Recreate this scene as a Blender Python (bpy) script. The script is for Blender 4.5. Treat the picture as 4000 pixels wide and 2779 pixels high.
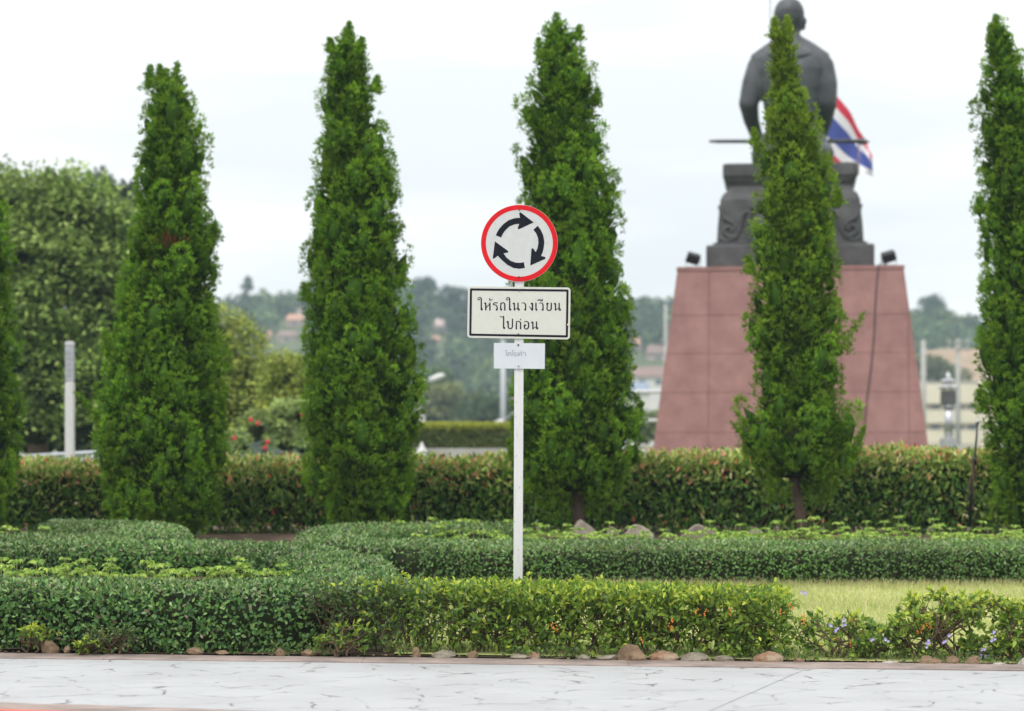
import bpy, bmesh, math, random
import numpy as np
from mathutils import Vector, Matrix, noise

random.seed(7)
rng = np.random.default_rng(11)
R = math.radians
S = bpy.context.scene
COL = S.collection
for o in list(bpy.data.objects):
    bpy.data.objects.remove(o)

# ------------------------------------------------------------------ camera
CZ, F, HOR = 1.5, 9444.0, 1805.0
cam = bpy.data.cameras.new('camera')
camo = bpy.data.objects.new('camera', cam)
COL.objects.link(camo)
camo.location = (0, 0, CZ)
camo.rotation_euler = (R(90), 0, 0)
cam.sensor_width = 36
cam.lens = 85
cam.shift_y = 415.5 / 4000
cam.clip_start = 0.2
cam.clip_end = 5000
cam.dof.use_dof = True
cam.dof.focus_distance = 19.0
cam.dof.aperture_fstop = 1.8
S.camera = camo

# ------------------------------------------------------------------ sky, sun
SUN_EL, SUN_AZ = R(58), R(200)
w = bpy.data.worlds.new('World')
S.world = w
w.use_nodes = True
nt = w.node_tree
nt.nodes.clear()
out = nt.nodes.new('ShaderNodeOutputWorld')
bg = nt.nodes.new('ShaderNodeBackground')
sky = nt.nodes.new('ShaderNodeTexSky')
sky.sky_type = 'NISHITA'
sky.sun_disc = False
sky.sun_elevation = SUN_EL
sky.sun_rotation = SUN_AZ
tc = nt.nodes.new('ShaderNodeTexCoord')
mp = nt.nodes.new('ShaderNodeMapping')
mp.inputs['Scale'].default_value = (1.5, 1.5, 8.5)
mp.inputs['Location'].default_value = (3.1, 0.4, 0.35)
nz = nt.nodes.new('ShaderNodeTexNoise')
nz.inputs['Scale'].default_value = 2.3
nz.inputs['Detail'].default_value = 4
nz.inputs['Roughness'].default_value = 0.5
cr = nt.nodes.new('ShaderNodeValToRGB')
cr.color_ramp.elements[0].position = 0.38
cr.color_ramp.elements[0].color = (6.75, 6.98, 7.1, 1)
cr.color_ramp.elements[1].position = 0.56
cr.color_ramp.elements[1].color = (8.3, 8.35, 8.35, 1)
sep = nt.nodes.new('ShaderNodeSeparateXYZ')
mr = nt.nodes.new('ShaderNodeMapRange')      # an overcast sky is brighter overhead than at the horizon
mr.inputs['From Min'].default_value = 0
mr.inputs['From Max'].default_value = 1
mr.inputs['To Min'].default_value = 1.0
mr.inputs['To Max'].default_value = 2.1
vm = nt.nodes.new('ShaderNodeVectorMath')
vm.operation = 'SCALE'
mix = nt.nodes.new('ShaderNodeMixRGB')
mix.inputs[0].default_value = 0.95
L = nt.links.new
L(tc.outputs['Generated'], mp.inputs[0])
L(mp.outputs[0], nz.inputs['Vector'])
L(nz.outputs['Fac'], cr.inputs[0])
L(tc.outputs['Generated'], sep.inputs[0])
L(sep.outputs['Z'], mr.inputs['Value'])
L(cr.outputs[0], vm.inputs[0])
L(mr.outputs[0], vm.inputs['Scale'])
L(sky.outputs[0], mix.inputs[1])
L(vm.outputs[0], mix.inputs[2])
L(mix.outputs[0], bg.inputs['Color'])
bg.inputs['Strength'].default_value = 0.1
L(bg.outputs[0], out.inputs[0])

sl = bpy.data.lights.new('sun', 'SUN')
sl.energy = 1.5
sl.angle = R(14)
sl.color = (1.0, 0.96, 0.9)
so = bpy.data.objects.new('sun', sl)
COL.objects.link(so)
# sun behind the camera, high and to the left
sd = Vector((-math.cos(SUN_EL) * 0.45, -math.cos(SUN_EL) * 0.89, math.sin(SUN_EL)))
so.rotation_euler = sd.to_track_quat('Z', 'Y').to_euler()
sky.sun_rotation = math.atan2(sd.x, sd.y)

S.view_settings.view_transform = 'Standard'
S.view_settings.look = 'None'
S.view_settings.exposure = 0.35
S.view_settings.gamma = 1.0
S.view_settings.use_curve_mapping = False
S.render.engine = 'CYCLES'
S.cycles.use_denoising = True
try:
    S.cycles.denoiser = 'OPENIMAGEDENOISE'
    S.cycles.denoising_input_passes = 'RGB_ALBEDO_NORMAL'
except Exception:
    pass
S.cycles.max_bounces = 7
S.cycles.diffuse_bounces = 3
S.cycles.glossy_bounces = 2
S.cycles.transmission_bounces = 3
S.cycles.transparent_max_bounces = 4
S.cycles.volume_bounces = 1
S.cycles.caustics_reflective = False
S.cycles.caustics_refractive = False
S.cycles.sample_clamp_indirect = 6


# ------------------------------------------------------------------ helpers
def P(px, py, d):
    return Vector(((px - 2000) / F * d, d, CZ - (py - HOR) / F * d))


GZX = [0, 17.6, 18.6, 19.7, 23, 25, 28, 31, 33, 60]
GZY = [0, 0.0, 0.03, 0.05, 0.14, 0.216, 0.35, 0.47, 0.52, 0.52]


def gz(d):
    return np.interp(d, GZX, GZY)


def tag(o, label=None, cat=None, group=None, kind=None):
    if label: o['label'] = label
    if cat: o['category'] = cat
    if group: o['group'] = group
    if kind: o['kind'] = kind
    return o


def empty(name, loc, label, cat, group=None, rz=0):
    o = bpy.data.objects.new(name, None)
    o.empty_display_size = 0.1
    COL.objects.link(o)
    o.location = loc
    o.rotation_euler = (0, 0, rz)
    return tag(o, label, cat, group)


def link(name, me, m, parent=None, world=True):
    """link mesh built in WORLD coordinates; if it has a parent keep its place"""
    o = bpy.data.objects.new(name, me)
    COL.objects.link(o)
    if m is not None and not me.materials:
        me.materials.append(m)
    if parent is not None:
        o.parent = parent
        if world:
            M = Matrix.Identity(4)
            q = parent
            while q is not None:
                M = (Matrix.Translation(q.location) @ q.rotation_euler.to_matrix().to_4x4()) @ M
                q = q.parent
            me.transform(M.inverted())
    return o


def np_mesh(name, V, Fc, colors=None, smooth=False):
    V = np.asarray(V, dtype=np.float32)
    Fc = np.asarray(Fc, dtype=np.int32)
    k = Fc.shape[1]
    me = bpy.data.meshes.new(name)
    me.vertices.add(len(V))
    me.vertices.foreach_set('co', V.ravel())
    me.loops.add(Fc.size)
    me.loops.foreach_set('vertex_index', Fc.ravel())
    me.polygons.add(len(Fc))
    me.polygons.foreach_set('loop_start', np.arange(0, Fc.size, k, dtype=np.int32))
    if smooth:
        me.polygons.foreach_set('use_smooth', np.ones(len(Fc), dtype=bool))
    me.update(calc_edges=True)
    if colors is not None:
        a = me.color_attributes.new('leaf_colour', 'FLOAT_COLOR', 'POINT')
        c = np.ones((len(V), 4), dtype=np.float32)
        c[:, :3] = colors
        a.data.foreach_set('color', c.ravel())
    return me


def bm_mesh(name, bm, smooth=False):
    me = bpy.data.meshes.new(name)
    bmesh.ops.recalc_face_normals(bm, faces=bm.faces)
    bm.to_mesh(me)
    bm.free()
    if smooth:
        me.polygons.foreach_set('use_smooth', np.ones(len(me.polygons), dtype=bool))
    return me


def add_box(bm, c, s, rot=None, bev=0):
    r = bmesh.ops.create_cube(bm, size=1)
    vs = r['verts']
    M = Matrix.Translation(Vector(c)) @ (rot.to_4x4() if rot is not None else Matrix.Identity(4)) @ Matrix.Diagonal((s[0], s[1], s[2], 1))
    bmesh.ops.transform(bm, matrix=M, verts=vs)
    if bev:
        es = list({e for v in vs for e in v.link_edges})
        bmesh.ops.bevel(bm, geom=es, offset=bev, segments=2, affect='EDGES')
    return vs


def box_mesh(name, c, s, rot=None, bev=0):
    bm = bmesh.new()
    add_box(bm, c, s, rot, bev)
    return bm_mesh(name, bm)


def add_tube(bm, pts, rad, n=8, caps=True):
    pts = [Vector(p) for p in pts]
    if not hasattr(rad, '__len__'):
        rad = [rad] * len(pts)
    rings = []
    up = Vector((0.13, 0.21, 0.97)).normalized()
    for i, p in enumerate(pts):
        a = pts[max(i - 1, 0)]
        b = pts[min(i + 1, len(pts) - 1)]
        t = (b - a)
        if t.length < 1e-9: t = Vector((0, 0, 1))
        t.normalize()
        u = t.cross(up)
        if u.length < 0.05: u = t.cross(Vector((1, 0, 0)))
        u.normalize()
        v = t.cross(u)
        rings.append([bm.verts.new(p + (u * math.cos(2 * math.pi * k / n) + v * math.sin(2 * math.pi * k / n)) * rad[i]) for k in range(n)])
    for i in range(len(rings) - 1):
        for k in range(n):
            bm.faces.new((rings[i][k], rings[i][(k + 1) % n], rings[i + 1][(k + 1) % n], rings[i + 1][k]))
    if caps:
        bm.faces.new(rings[0])
        bm.faces.new(list(reversed(rings[-1])))


def tube_mesh(name, pts, rad, n=8):
    bm = bmesh.new()
    add_tube(bm, pts, rad, n)
    return bm_mesh(name, bm, True)


def tubes_np(segs, n=4):
    """segs: list of (p0,p1,r0,r1) -> verts, quads"""
    A = np.array([s[0] for s in segs], float)
    B = np.array([s[1] for s in segs], float)
    r0 = np.array([s[2] for s in segs])
    r1 = np.array([s[3] for s in segs])
    t = B - A
    t /= np.linalg.norm(t, axis=1, keepdims=True) + 1e-9
    u = np.cross(t, [0.3, 0.95, 0.1])
    u /= np.linalg.norm(u, axis=1, keepdims=True) + 1e-9
    v = np.cross(t, u)
    ang = np.arange(n) * 2 * np.pi / n
    ring = u[:, None, :] * np.cos(ang)[None, :, None] + v[:, None, :] * np.sin(ang)[None, :, None]
    V = np.concatenate([A[:, None] + ring * r0[:, None, None], B[:, None] + ring * r1[:, None, None]], axis=1).reshape(-1, 3)
    k = np.arange(n)
    q = np.stack([k, (k + 1) % n, (k + 1) % n + n, k + n], 1)
    Fc = (np.arange(len(segs))[:, None, None] * 2 * n + q[None]).reshape(-1, 4)
    return V, Fc


def lathe(bm, prof, n=24, c=(0, 0, 0)):
    rings = []
    for r, z in prof:
        rings.append([bm.verts.new((c[0] + r * math.cos(2 * math.pi * k / n), c[1] + r * math.sin(2 * math.pi * k / n), c[2] + z)) for k in range(n)])
    for i in range(len(rings) - 1):
        for k in range(n):
            bm.faces.new((rings[i][k], rings[i][(k + 1) % n], rings[i + 1][(k + 1) % n], rings[i + 1][k]))
    bm.faces.new(list(reversed(rings[0])))
    bm.faces.new(rings[-1])


# ------------------------------------------------------------------ materials
def new_mat(name):
    m = bpy.data.materials.new(name)
    m.use_nodes = True
    n = m.node_tree
    b = n.nodes['Principled BSDF']
    return m, n, b


def mat(name, c, c2=None, rough=0.7, metal=0, scale=6, detail=6, bump=0.0, bscale=None, spec=0.5, stretch=None, lo=.35, hi=.65):
    m, n, b = new_mat(name)
    b.inputs['Roughness'].default_value = rough
    b.inputs['Metallic'].default_value = metal
    b.inputs['Specular IOR Level'].default_value = spec
    c2 = c2 or tuple(x * 0.8 for x in c)
    t = n.nodes.new('ShaderNodeTexCoord')
    mpp = n.nodes.new('ShaderNodeMapping')
    if stretch: mpp.inputs['Scale'].default_value = stretch
    z = n.nodes.new('ShaderNodeTexNoise')
    z.inputs['Scale'].default_value = scale
    z.inputs['Detail'].default_value = detail
    z.inputs['Roughness'].default_value = 0.6
    r = n.nodes.new('ShaderNodeValToRGB')
    r.color_ramp.elements[0].position = lo
    r.color_ramp.elements[0].color = (*c2, 1)
    r.color_ramp.elements[1].position = hi
    r.color_ramp.elements[1].color = (*c, 1)
    n.links.new(t.outputs['Object'], mpp.inputs[0])
    n.links.new(mpp.outputs[0], z.inputs['Vector'])
    n.links.new(z.outputs['Fac'], r.inputs[0])
    n.links.new(r.outputs[0], b.inputs['Base Color'])
    if bump:
        z2 = n.nodes.new('ShaderNodeTexNoise')
        z2.inputs['Scale'].default_value = bscale or scale * 4
        z2.inputs['Detail'].default_value = 8
        bp = n.nodes.new('ShaderNodeBump')
        bp.inputs['Strength'].default_value = bump
        bp.inputs['Distance'].default_value = 0.02
        n.links.new(mpp.outputs[0], z2.inputs['Vector'])
        n.links.new(z2.outputs['Fac'], bp.inputs['Height'])
        n.links.new(bp.outputs[0], b.inputs['Normal'])
    return m


def leaf_mat(name, rough=0.5, trans=0.3, spec=0.4):
    m, n, b = new_mat(name)
    a = n.nodes.new('ShaderNodeAttribute')
    a.attribute_name = 'leaf_colour'
    t = n.nodes.new('ShaderNodeTexCoord')
    z = n.nodes.new('ShaderNodeTexNoise')
    z.inputs['Scale'].default_value = 45
    z.inputs['Detail'].default_value = 2
    mm = n.nodes.new('ShaderNodeMapRange')
    mm.inputs['To Min'].default_value = 0.78
    mm.inputs['To Max'].default_value = 1.22
    vs = n.nodes.new('ShaderNodeVectorMath')
    vs.operation = 'SCALE'
    n.links.new(t.outputs['Object'], z.inputs['Vector'])
    n.links.new(z.outputs['Fac'], mm.inputs['Value'])
    n.links.new(a.outputs['Color'], vs.inputs[0])
    n.links.new(mm.outputs[0], vs.inputs['Scale'])
    n.links.new(vs.outputs[0], b.inputs['Base Color'])
    b.inputs['Roughness'].default_value = rough
    b.inputs['Specular IOR Level'].default_value = spec
    tr = n.nodes.new('ShaderNodeBsdfTranslucent')
    n.links.new(vs.outputs[0], tr.inputs['Color'])
    mx = n.nodes.new('ShaderNodeMixShader')
    mx.inputs[0].default_value = trans
    n.links.new(b.outputs[0], mx.inputs[1])
    n.links.new(tr.outputs[0], mx.inputs[2])
    n.links.new(mx.outputs[0], n.nodes['Material Output'].inputs['Surface'])
    return m


M_cyp = leaf_mat('cypress_leaf', 0.85, 0.08, 0.04)
M_hedge = leaf_mat('glossy_leaf', 0.4, 0.25, 0.5)
M_phot = leaf_mat('photinia_leaf', 0.42, 0.25, 0.45)
M_gold = leaf_mat('golden_leaf', 0.5, 0.4, 0.35)
M_far = leaf_mat('far_leaf', 0.65, 0.3, 0.2)
M_grass = leaf_mat('grass_blade', 0.6, 0.4, 0.25)
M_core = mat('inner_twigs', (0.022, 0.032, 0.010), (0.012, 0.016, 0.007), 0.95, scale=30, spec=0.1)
M_bark = mat('bark', (0.20, 0.15, 0.11), (0.09, 0.065, 0.05), 0.95, scale=14, bump=0.8, stretch=(3, 3, .4), spec=.1)
M_twig = mat('twig', (0.16, 0.11, 0.07), (0.08, 0.055, 0.035), 0.9, scale=20, spec=.1)
M_soil = mat('soil', (0.14, 0.10, 0.07), (0.06, 0.042, 0.03), 0.95, scale=3, bump=0.8, bscale=22, spec=.1)
M_lawn = mat('lawn_ground', (0.42, 0.42, 0.18), (0.30, 0.33, 0.12), 0.95, scale=5, bump=0.6, spec=.1)
M_land = mat('far_land', (0.12, 0.15, 0.07), (0.08, 0.10, 0.05), 0.95, scale=.05, spec=.1)
M_hill = mat('hill_land', (0.10, 0.12, 0.06), (0.24, 0.13, 0.08), 0.95, scale=.02, spec=.1, lo=.3, hi=.42)
M_curb = mat('curb_concrete', (0.33, 0.26, 0.23), (0.17, 0.135, 0.12), 0.85, scale=2.5, bump=0.35, bscale=60)
M_redpaint = mat('red_paint', (0.55, 0.12, 0.08), (0.42, 0.12, 0.09), 0.7, scale=9)
M_white = mat('white_paint', (0.62, 0.62, 0.61), (0.56, 0.56, 0.55), 0.45, scale=14)
M_plate = mat('sign_face', (0.57, 0.57, 0.51), (0.54, 0.54, 0.48), 0.4, scale=20)
M_disc = mat('disc_face', (0.53, 0.54, 0.53), (0.49, 0.50, 0.49), 0.4, scale=18)
M_red = mat('sign_red', (0.62, 0.010, 0.016), (0.56, 0.009, 0.015), 0.5, scale=8, spec=.15)
M_ink = mat('sign_ink', (0.012, 0.013, 0.02), (0.008, 0.009, 0.015), 0.6, scale=20, spec=.1)
M_faded = mat('faded_print', (0.22, 0.22, 0.27), (0.3, 0.3, 0.34), 0.6, scale=90)
M_smallplate = mat('small_plate_face', (0.56, 0.59, 0.62), (0.53, 0.56, 0.59), 0.35, scale=5)
M_rust = mat('rusty_bolt', (0.14, 0.04, 0.03), (0.05, 0.025, 0.03), 0.7, scale=90)
M_zinc = mat('zinc', (0.45, 0.45, 0.46), (0.35, 0.35, 0.36), 0.4, metal=.8, scale=60)
M_gran = mat('red_granite', (0.315, 0.155, 0.142), (0.235, 0.11, 0.10), 0.55, scale=2.2, detail=10, bump=0.05, bscale=120)
M_joint = mat('granite_joint', (0.22, 0.10, 0.09), (0.18, 0.08, 0.075), 0.9, scale=8)
M_stone = mat('dark_stone', (0.085, 0.083, 0.085), (0.035, 0.035, 0.037), 0.7, scale=1.6, detail=10, bump=0.4, bscale=9)
M_bronze = mat('dark_bronze', (0.085, 0.09, 0.098), (0.035, 0.038, 0.043), 0.5, metal=0.3, scale=1.8, detail=8, bump=0.6, bscale=3.5)
M_black = mat('black_metal', (0.02, 0.02, 0.024), (0.012, 0.012, 0.015), 0.5, scale=10)
M_glass = mat('lamp_glass', (0.3, 0.32, 0.34), (0.2, 0.22, 0.25), 0.1, scale=6)
M_steel = mat('stainless_steel', (0.55, 0.55, 0.57), (0.42, 0.42, 0.44), 0.42, metal=0.9, scale=10)
M_grey = mat('grey_metal', (0.45, 0.47, 0.5), (0.38, 0.4, 0.43), 0.5, metal=.2, scale=10)
M_concrete = mat('concrete', (0.42, 0.41, 0.39), (0.33, 0.32, 0.3), 0.85, scale=3, bump=.2)
M_beige = mat('beige_wall', (0.72, 0.65, 0.50), (0.66, 0.59, 0.45), 0.85, scale=.5)
M_window = mat('window_glass', (0.10, 0.13, 0.17), (0.07, 0.09, 0.12), 0.15, scale=.6)
M_frame = mat('window_frame', (0.58, 0.50, 0.42), (0.5, 0.43, 0.36), 0.7, scale=2)
M_orange = mat('orange_tiles', (0.46, 0.25, 0.17), (0.4, 0.22, 0.15), 0.8, scale=1)
M_bluegrey = mat('bluegrey_roof', (0.20, 0.25, 0.32), (0.15, 0.19, 0.25), 0.6, scale=1)
M_blue = mat('blue_roof', (0.14, 0.25, 0.48), (0.12, 0.2, 0.4), 0.6, scale=1)
M_brownroof = mat('brown_roof', (0.24, 0.16, 0.14), (0.18, 0.12, 0.1), 0.8, scale=1)
M_wallp = mat('pale_wall', (0.68, 0.66, 0.62), (0.6, 0.58, 0.54), 0.85, scale=.8)
M_wallk = mat('pink_wall', (0.48, 0.37, 0.34), (0.42, 0.32, 0.3), 0.85, scale=.8)
M_fred = mat('flag_red', (0.62, 0.03, 0.07), (0.55, 0.03, 0.06), 0.8, scale=3)
M_fwhite = mat('flag_white', (0.8, 0.8, 0.82), (0.72, 0.72, 0.76), 0.8, scale=3)
M_fblue = mat('flag_blue', (0.06, 0.09, 0.34), (0.05, 0.075, 0.3), 0.8, scale=3)
M_flower_l = mat('lilac_petals', (0.60, 0.56, 0.78), (0.48, 0.42, 0.70), 0.6, scale=40)
M_flower_r = mat('red_petals', (0.65, 0.03, 0.07), (0.5, 0.02, 0.05), 0.6, scale=10)
M_berry = mat('orange_berry', (0.75, 0.24, 0.03), (0.6, 0.16, 0.02), 0.35, scale=30)
ROCKM = [mat('tan_rock', (0.27, 0.19, 0.12), (0.13, 0.085, 0.055), 0.9, scale=9, detail=9, bump=0.7, bscale=25, spec=.2),
         mat('grey_rock', (0.29, 0.26, 0.205), (0.16, 0.135, 0.105), 0.9, scale=8, detail=9, bump=0.7, bscale=25, spec=.2),
         mat('rusty_rock', (0.34, 0.27, 0.20), (0.22, 0.10, 0.05), 0.85, scale=11, detail=9, bump=0.7, bscale=25, spec=.2),
         mat('pale_rock', (0.46, 0.44, 0.39), (0.32, 0.30, 0.26), 0.9, scale=8, detail=9, bump=0.6, bscale=25, spec=.2)]


def pavement_material():
    m, n, b = new_mat('stamped_concrete')
    Lk = n.links.new
    t = n.nodes.new('ShaderNodeTexCoord')
    dn = n.nodes.new('ShaderNodeTexNoise')
    dn.inputs['Scale'].default_value = 2.2
    dn.inputs['Detail'].default_value = 5
    dm = n.nodes.new('ShaderNodeMixRGB')
    dm.blend_type = 'LINEAR_LIGHT'
    dm.inputs[0].default_value = 0.22
    Lk(t.outputs['Object'], dn.inputs['Vector'])
    Lk(t.outputs['Object'], dm.inputs[1])
    Lk(dn.outputs['Color'], dm.inputs[2])
    vo = n.nodes.new('ShaderNodeTexVoronoi')
    vo.feature = 'DISTANCE_TO_EDGE'
    vo.inputs['Scale'].default_value = 2.1
    Lk(dm.outputs[0], vo.inputs['Vector'])
    th = n.nodes.new('ShaderNodeMapRange')
    th.inputs['From Min'].default_value = 0.003
    th.inputs['From Max'].default_value = 0.03
    th.inputs['To Min'].default_value = 1
    th.inputs['To Max'].default_value = 0
    Lk(vo.outputs['Distance'], th.inputs['Value'])
    mk = n.nodes.new('ShaderNodeTexNoise')
    mk.inputs['Scale'].default_value = 3.7
    mk.inputs['Detail'].default_value = 4
    mkr = n.nodes.new('ShaderNodeMapRange')
    mkr.inputs['From Min'].default_value = 0.48
    mkr.inputs['From Max'].default_value = 0.60
    Lk(t.outputs['Object'], mk.inputs['Vector'])
    Lk(mk.outputs['Fac'], mkr.inputs['Value'])
    mu = n.nodes.new('ShaderNodeMath')
    mu.operation = 'MULTIPLY'
    Lk(th.outputs[0], mu.inputs[0])
    Lk(mkr.outputs[0], mu.inputs[1])
    bl = n.nodes.new('ShaderNodeTexNoise')
    bl.inputs['Scale'].default_value = 1.1
    bl.inputs['Detail'].default_value = 9
    bl.inputs['Roughness'].default_value = 0.62
    r = n.nodes.new('ShaderNodeValToRGB')
    r.color_ramp.elements[0].position = 0.3
    r.color_ramp.elements[0].color = (0.318, 0.32, 0.328, 1)
    r.color_ramp.elements[1].position = 0.62
    r.color_ramp.elements[1].color = (0.378, 0.382, 0.39, 1)
    Lk(t.outputs['Object'], bl.inputs['Vector'])
    Lk(bl.outputs['Fac'], r.inputs[0])
    c = n.nodes.new('ShaderNodeMixRGB')
    c.inputs[2].default_value = (0.10, 0.08, 0.075, 1)
    Lk(mu.outputs[0], c.inputs[0])
    Lk(r.outputs[0], c.inputs[1])
    Lk(c.outputs[0], b.inputs['Base Color'])
    b.inputs['Roughness'].default_value = 0.6
    # relief: joints pressed in, stones gently uneven
    ad = n.nodes.new('ShaderNodeMath')
    ad.operation = 'MULTIPLY_ADD'
    ad.inputs[1].default_value = -0.8
    Lk(th.outputs[0], ad.inputs[0])
    Lk(bl.outputs['Fac'], ad.inputs[2])
    bp = n.nodes.new('ShaderNodeBump')
    bp.inputs['Strength'].default_value = 0.5
    bp.inputs['Distance'].default_value = 0.012
    Lk(ad.outputs[0], bp.inputs['Height'])
    Lk(bp.outputs[0], b.inputs['Normal'])
    return m


M_pave = pavement_material()
print('materials done')

# ------------------------------------------------------------------ setting
def edge_y(x):          # back edge of the kerb strip (where the hedge starts)
    return 18.29 - 0.142 * np.clip(x, -14, 14)


def kerb_y(x):          # kerb / pavement joint
    return 17.88 - 0.146 * np.clip(x, -14, 14)


def grid_mesh(name, xs, ys, zf):
    X, Y = np.meshgrid(xs, ys)
    Z = zf(X, Y)
    V = np.stack([X, Y, Z], -1).reshape(-1, 3)
    nx, ny = len(xs), len(ys)
    i = np.arange(nx - 1)[None, :] + np.arange(ny - 1)[:, None] * nx
    Fc = np.stack([i, i + 1, i + nx + 1, i + nx], -1).reshape(-1, 4)
    return np_mesh(name, V, Fc, smooth=True)


tag(link('ground', grid_mesh('ground', np.linspace(-3000, 3000, 5), np.linspace(-1500, 4500, 5), lambda X, Y: X * 0 - 0.3), M_land), kind='structure')


def island_z(X, Y):
    return gz(Y) + 0.012 * np.sin(X * 3.1 + Y * 1.7) * (Y > 18.6) * (Y < 34)


def strip_sheet(name, x0, x1, yf0, yf1, zf, nx, ny, m, dz=0.0):
    xs = np.linspace(x0, x1, nx)
    X = np.tile(xs, (ny, 1))
    T = np.linspace(0, 1, ny)[:, None]
    Y = yf0(X) * (1 - T) + yf1(X) * T
    Z = zf(X, Y) + dz
    V = np.stack([X, Y, Z], -1).reshape(-1, 3)
    i = np.arange(nx - 1)[None, :] + np.arange(ny - 1)[:, None] * nx
    Fc = np.stack([i, i + 1, i + nx + 1, i + nx], -1).reshape(-1, 4)
    return tag(link(name, np_mesh(name, V, Fc, smooth=True), m), kind='structure')


strip_sheet('soil_bed', -40, 40, lambda X: edge_y(X), lambda X: X * 0 + 40, island_z, 160, 120, M_soil)
def bedz(x, y):
    z = float(gz(y))
    if x < -1.9 and 19.7 < y < 23.9: return z + .22
    if 26.1 < y < 30.3 and (x > -1.2 or x < -5.2): return z + .12
    return z


for nm_, a_, b_, y0_, y1_, dz_ in (('seedling_bed', -9, -1.95, 19.75, 23.8, .22), ('rear_bed', -1.1, 12, 25.95, 30.4, .12), ('rear_bed', -12, -5.2, 26.6, 30.4, .12)):
    xs_ = np.linspace(a_, b_, 70); ys_ = np.linspace(y0_, y1_, 26)
    def zf_(X, Y, a_=a_, b_=b_, y0_=y0_, y1_=y1_, dz_=dz_):
        e = np.minimum(np.minimum((X - a_), (b_ - X)), np.minimum(Y - y0_, y1_ - Y))
        return gz(Y) - .03 + (dz_ + .03) * np.clip(e / .25, 0, 1) + .015 * np.sin(X * 9 + Y * 4) * np.sin(Y * 7 - X * 3)
    tag(link(nm_, grid_mesh(nm_, xs_, ys_, zf_), M_soil), kind='structure')
strip_sheet('lawn', -0.9, 14, lambda X: edge_y(X) + 0.03, lambda X: X * 0 + 25.05, island_z, 60, 60, M_lawn, 0.012)
strip_sheet('land', -700, 700, lambda X: X * 0 + 40.01, lambda X: X * 0 + 900, lambda X, Y: X * 0 + 0.5, 20, 20, M_land)


def hill_h(X, Y):
    t = np.clip((Y - 430) / 330, 0, 1)
    base = 43 * (t * t * (3 - 2 * t))
    px = X / Y * F + 2000
    prof = np.interp(px, [-4000, 0, 870, 1200, 1650, 1900, 2450, 3000, 3600, 3900, 8000], [1.1, 1.1, 1.0, 1.12, 1.12, 0.92, 0.98, 1.0, 1.0, .85, .8])
    return 0.45 + base * prof + 1.2 * np.sin(X * .03) * t


tag(link('hillside', grid_mesh('hillside', np.linspace(-520, 520, 70), np.linspace(420, 900, 40), hill_h), M_hill), kind='structure')

# pavement: base sheet + slabs with a saw-cut joint between them
strip_sheet('pavement', -40, 40, lambda X: X * 0 - 30, lambda X: kerb_y(X) - 0.0, lambda X, Y: X * 0 - 0.012, 30, 4, M_curb)
pav = bpy.data.objects['pavement']
J0, J1 = (2.22, 17.8), (1.186, 14.54)
sl_ = (J1[0] - J0[0]) / (J1[1] - J0[1])


def jx(y): return J0[0] + sl_ * (y - J0[1])


for side in (-1, 1):
    n = 24
    T = np.linspace(-12, 1, 40)
    V = []
    # parametrise by distance from joint
    for a in range(40):
        for c in range(n):
            f = c / (n - 1)
            off = 0.003 + f * f * 38
            y_top = None
            # solve y on kerb line at this offset roughly
            xg = J0[0] + side * off
            yk = kerb_y(xg) - 0.006
            t = a / 39
            y = yk * (1 - t) + (-30) * t
            x = jx(y) + side * off if off < 20 else jx(y) + side * off
            y = min(y, kerb_y(x) - 0.006)
            V.append((x, y, 0.0))
    i = np.arange(n - 1)[None, :] + np.arange(39)[:, None] * n
    Fc = np.stack([i, i + 1, i + n + 1, i + n], -1).reshape(-1, 4)
    if side == 1:
        Fc = Fc[:, ::-1]
    o = link('pavement_slab', np_mesh('pavement_slab', V, Fc), M_pave, pav)

# kerb strip behind the pavement: low raised strip, built in lengths
kerb = bpy.data.objects.new('kerb', None)
COL.objects.link(kerb)
kerb['kind'] = 'structure'
x = -13.0
while x < 13:
    x2 = x + 1.98
    bm = bmesh.new()
    pr = [(kerb_y, 0.004, -0.05), (kerb_y, 0.004, 0.004), (kerb_y, 0.03, 0.008), (edge_y, -0.02, 0.014), (edge_y, 0.0, 0.008), (edge_y, 0.0, -0.05)]
    rings = []
    for xx in np.linspace(x + 0.0015, x2 - 0.0015, 7):
        rings.append([bm.verts.new((xx, f(xx) + dy, dz + 0.004 * noise.noise((xx * 2, dz * 30, 0)))) for f, dy, dz in pr])
    for a, b in zip(rings[:-1], rings[1:]):
        for k in range(len(pr) - 1):
            bm.faces.new((a[k], a[k + 1], b[k + 1], b[k]))
    bm.faces.new(rings[0])
    bm.faces.new(list(reversed(rings[-1])))
    link('kerb_stone', bm_mesh('kerb_stone', bm), M_curb, kerb)
    x = x2
# near kerb corner, bottom left of the photo: earth-coloured apron then red-painted kerb
def near_y(x): return 15.05 - 0.28 * (x + 3.19) - 0.02 * (x + 3.19) ** 2


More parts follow.
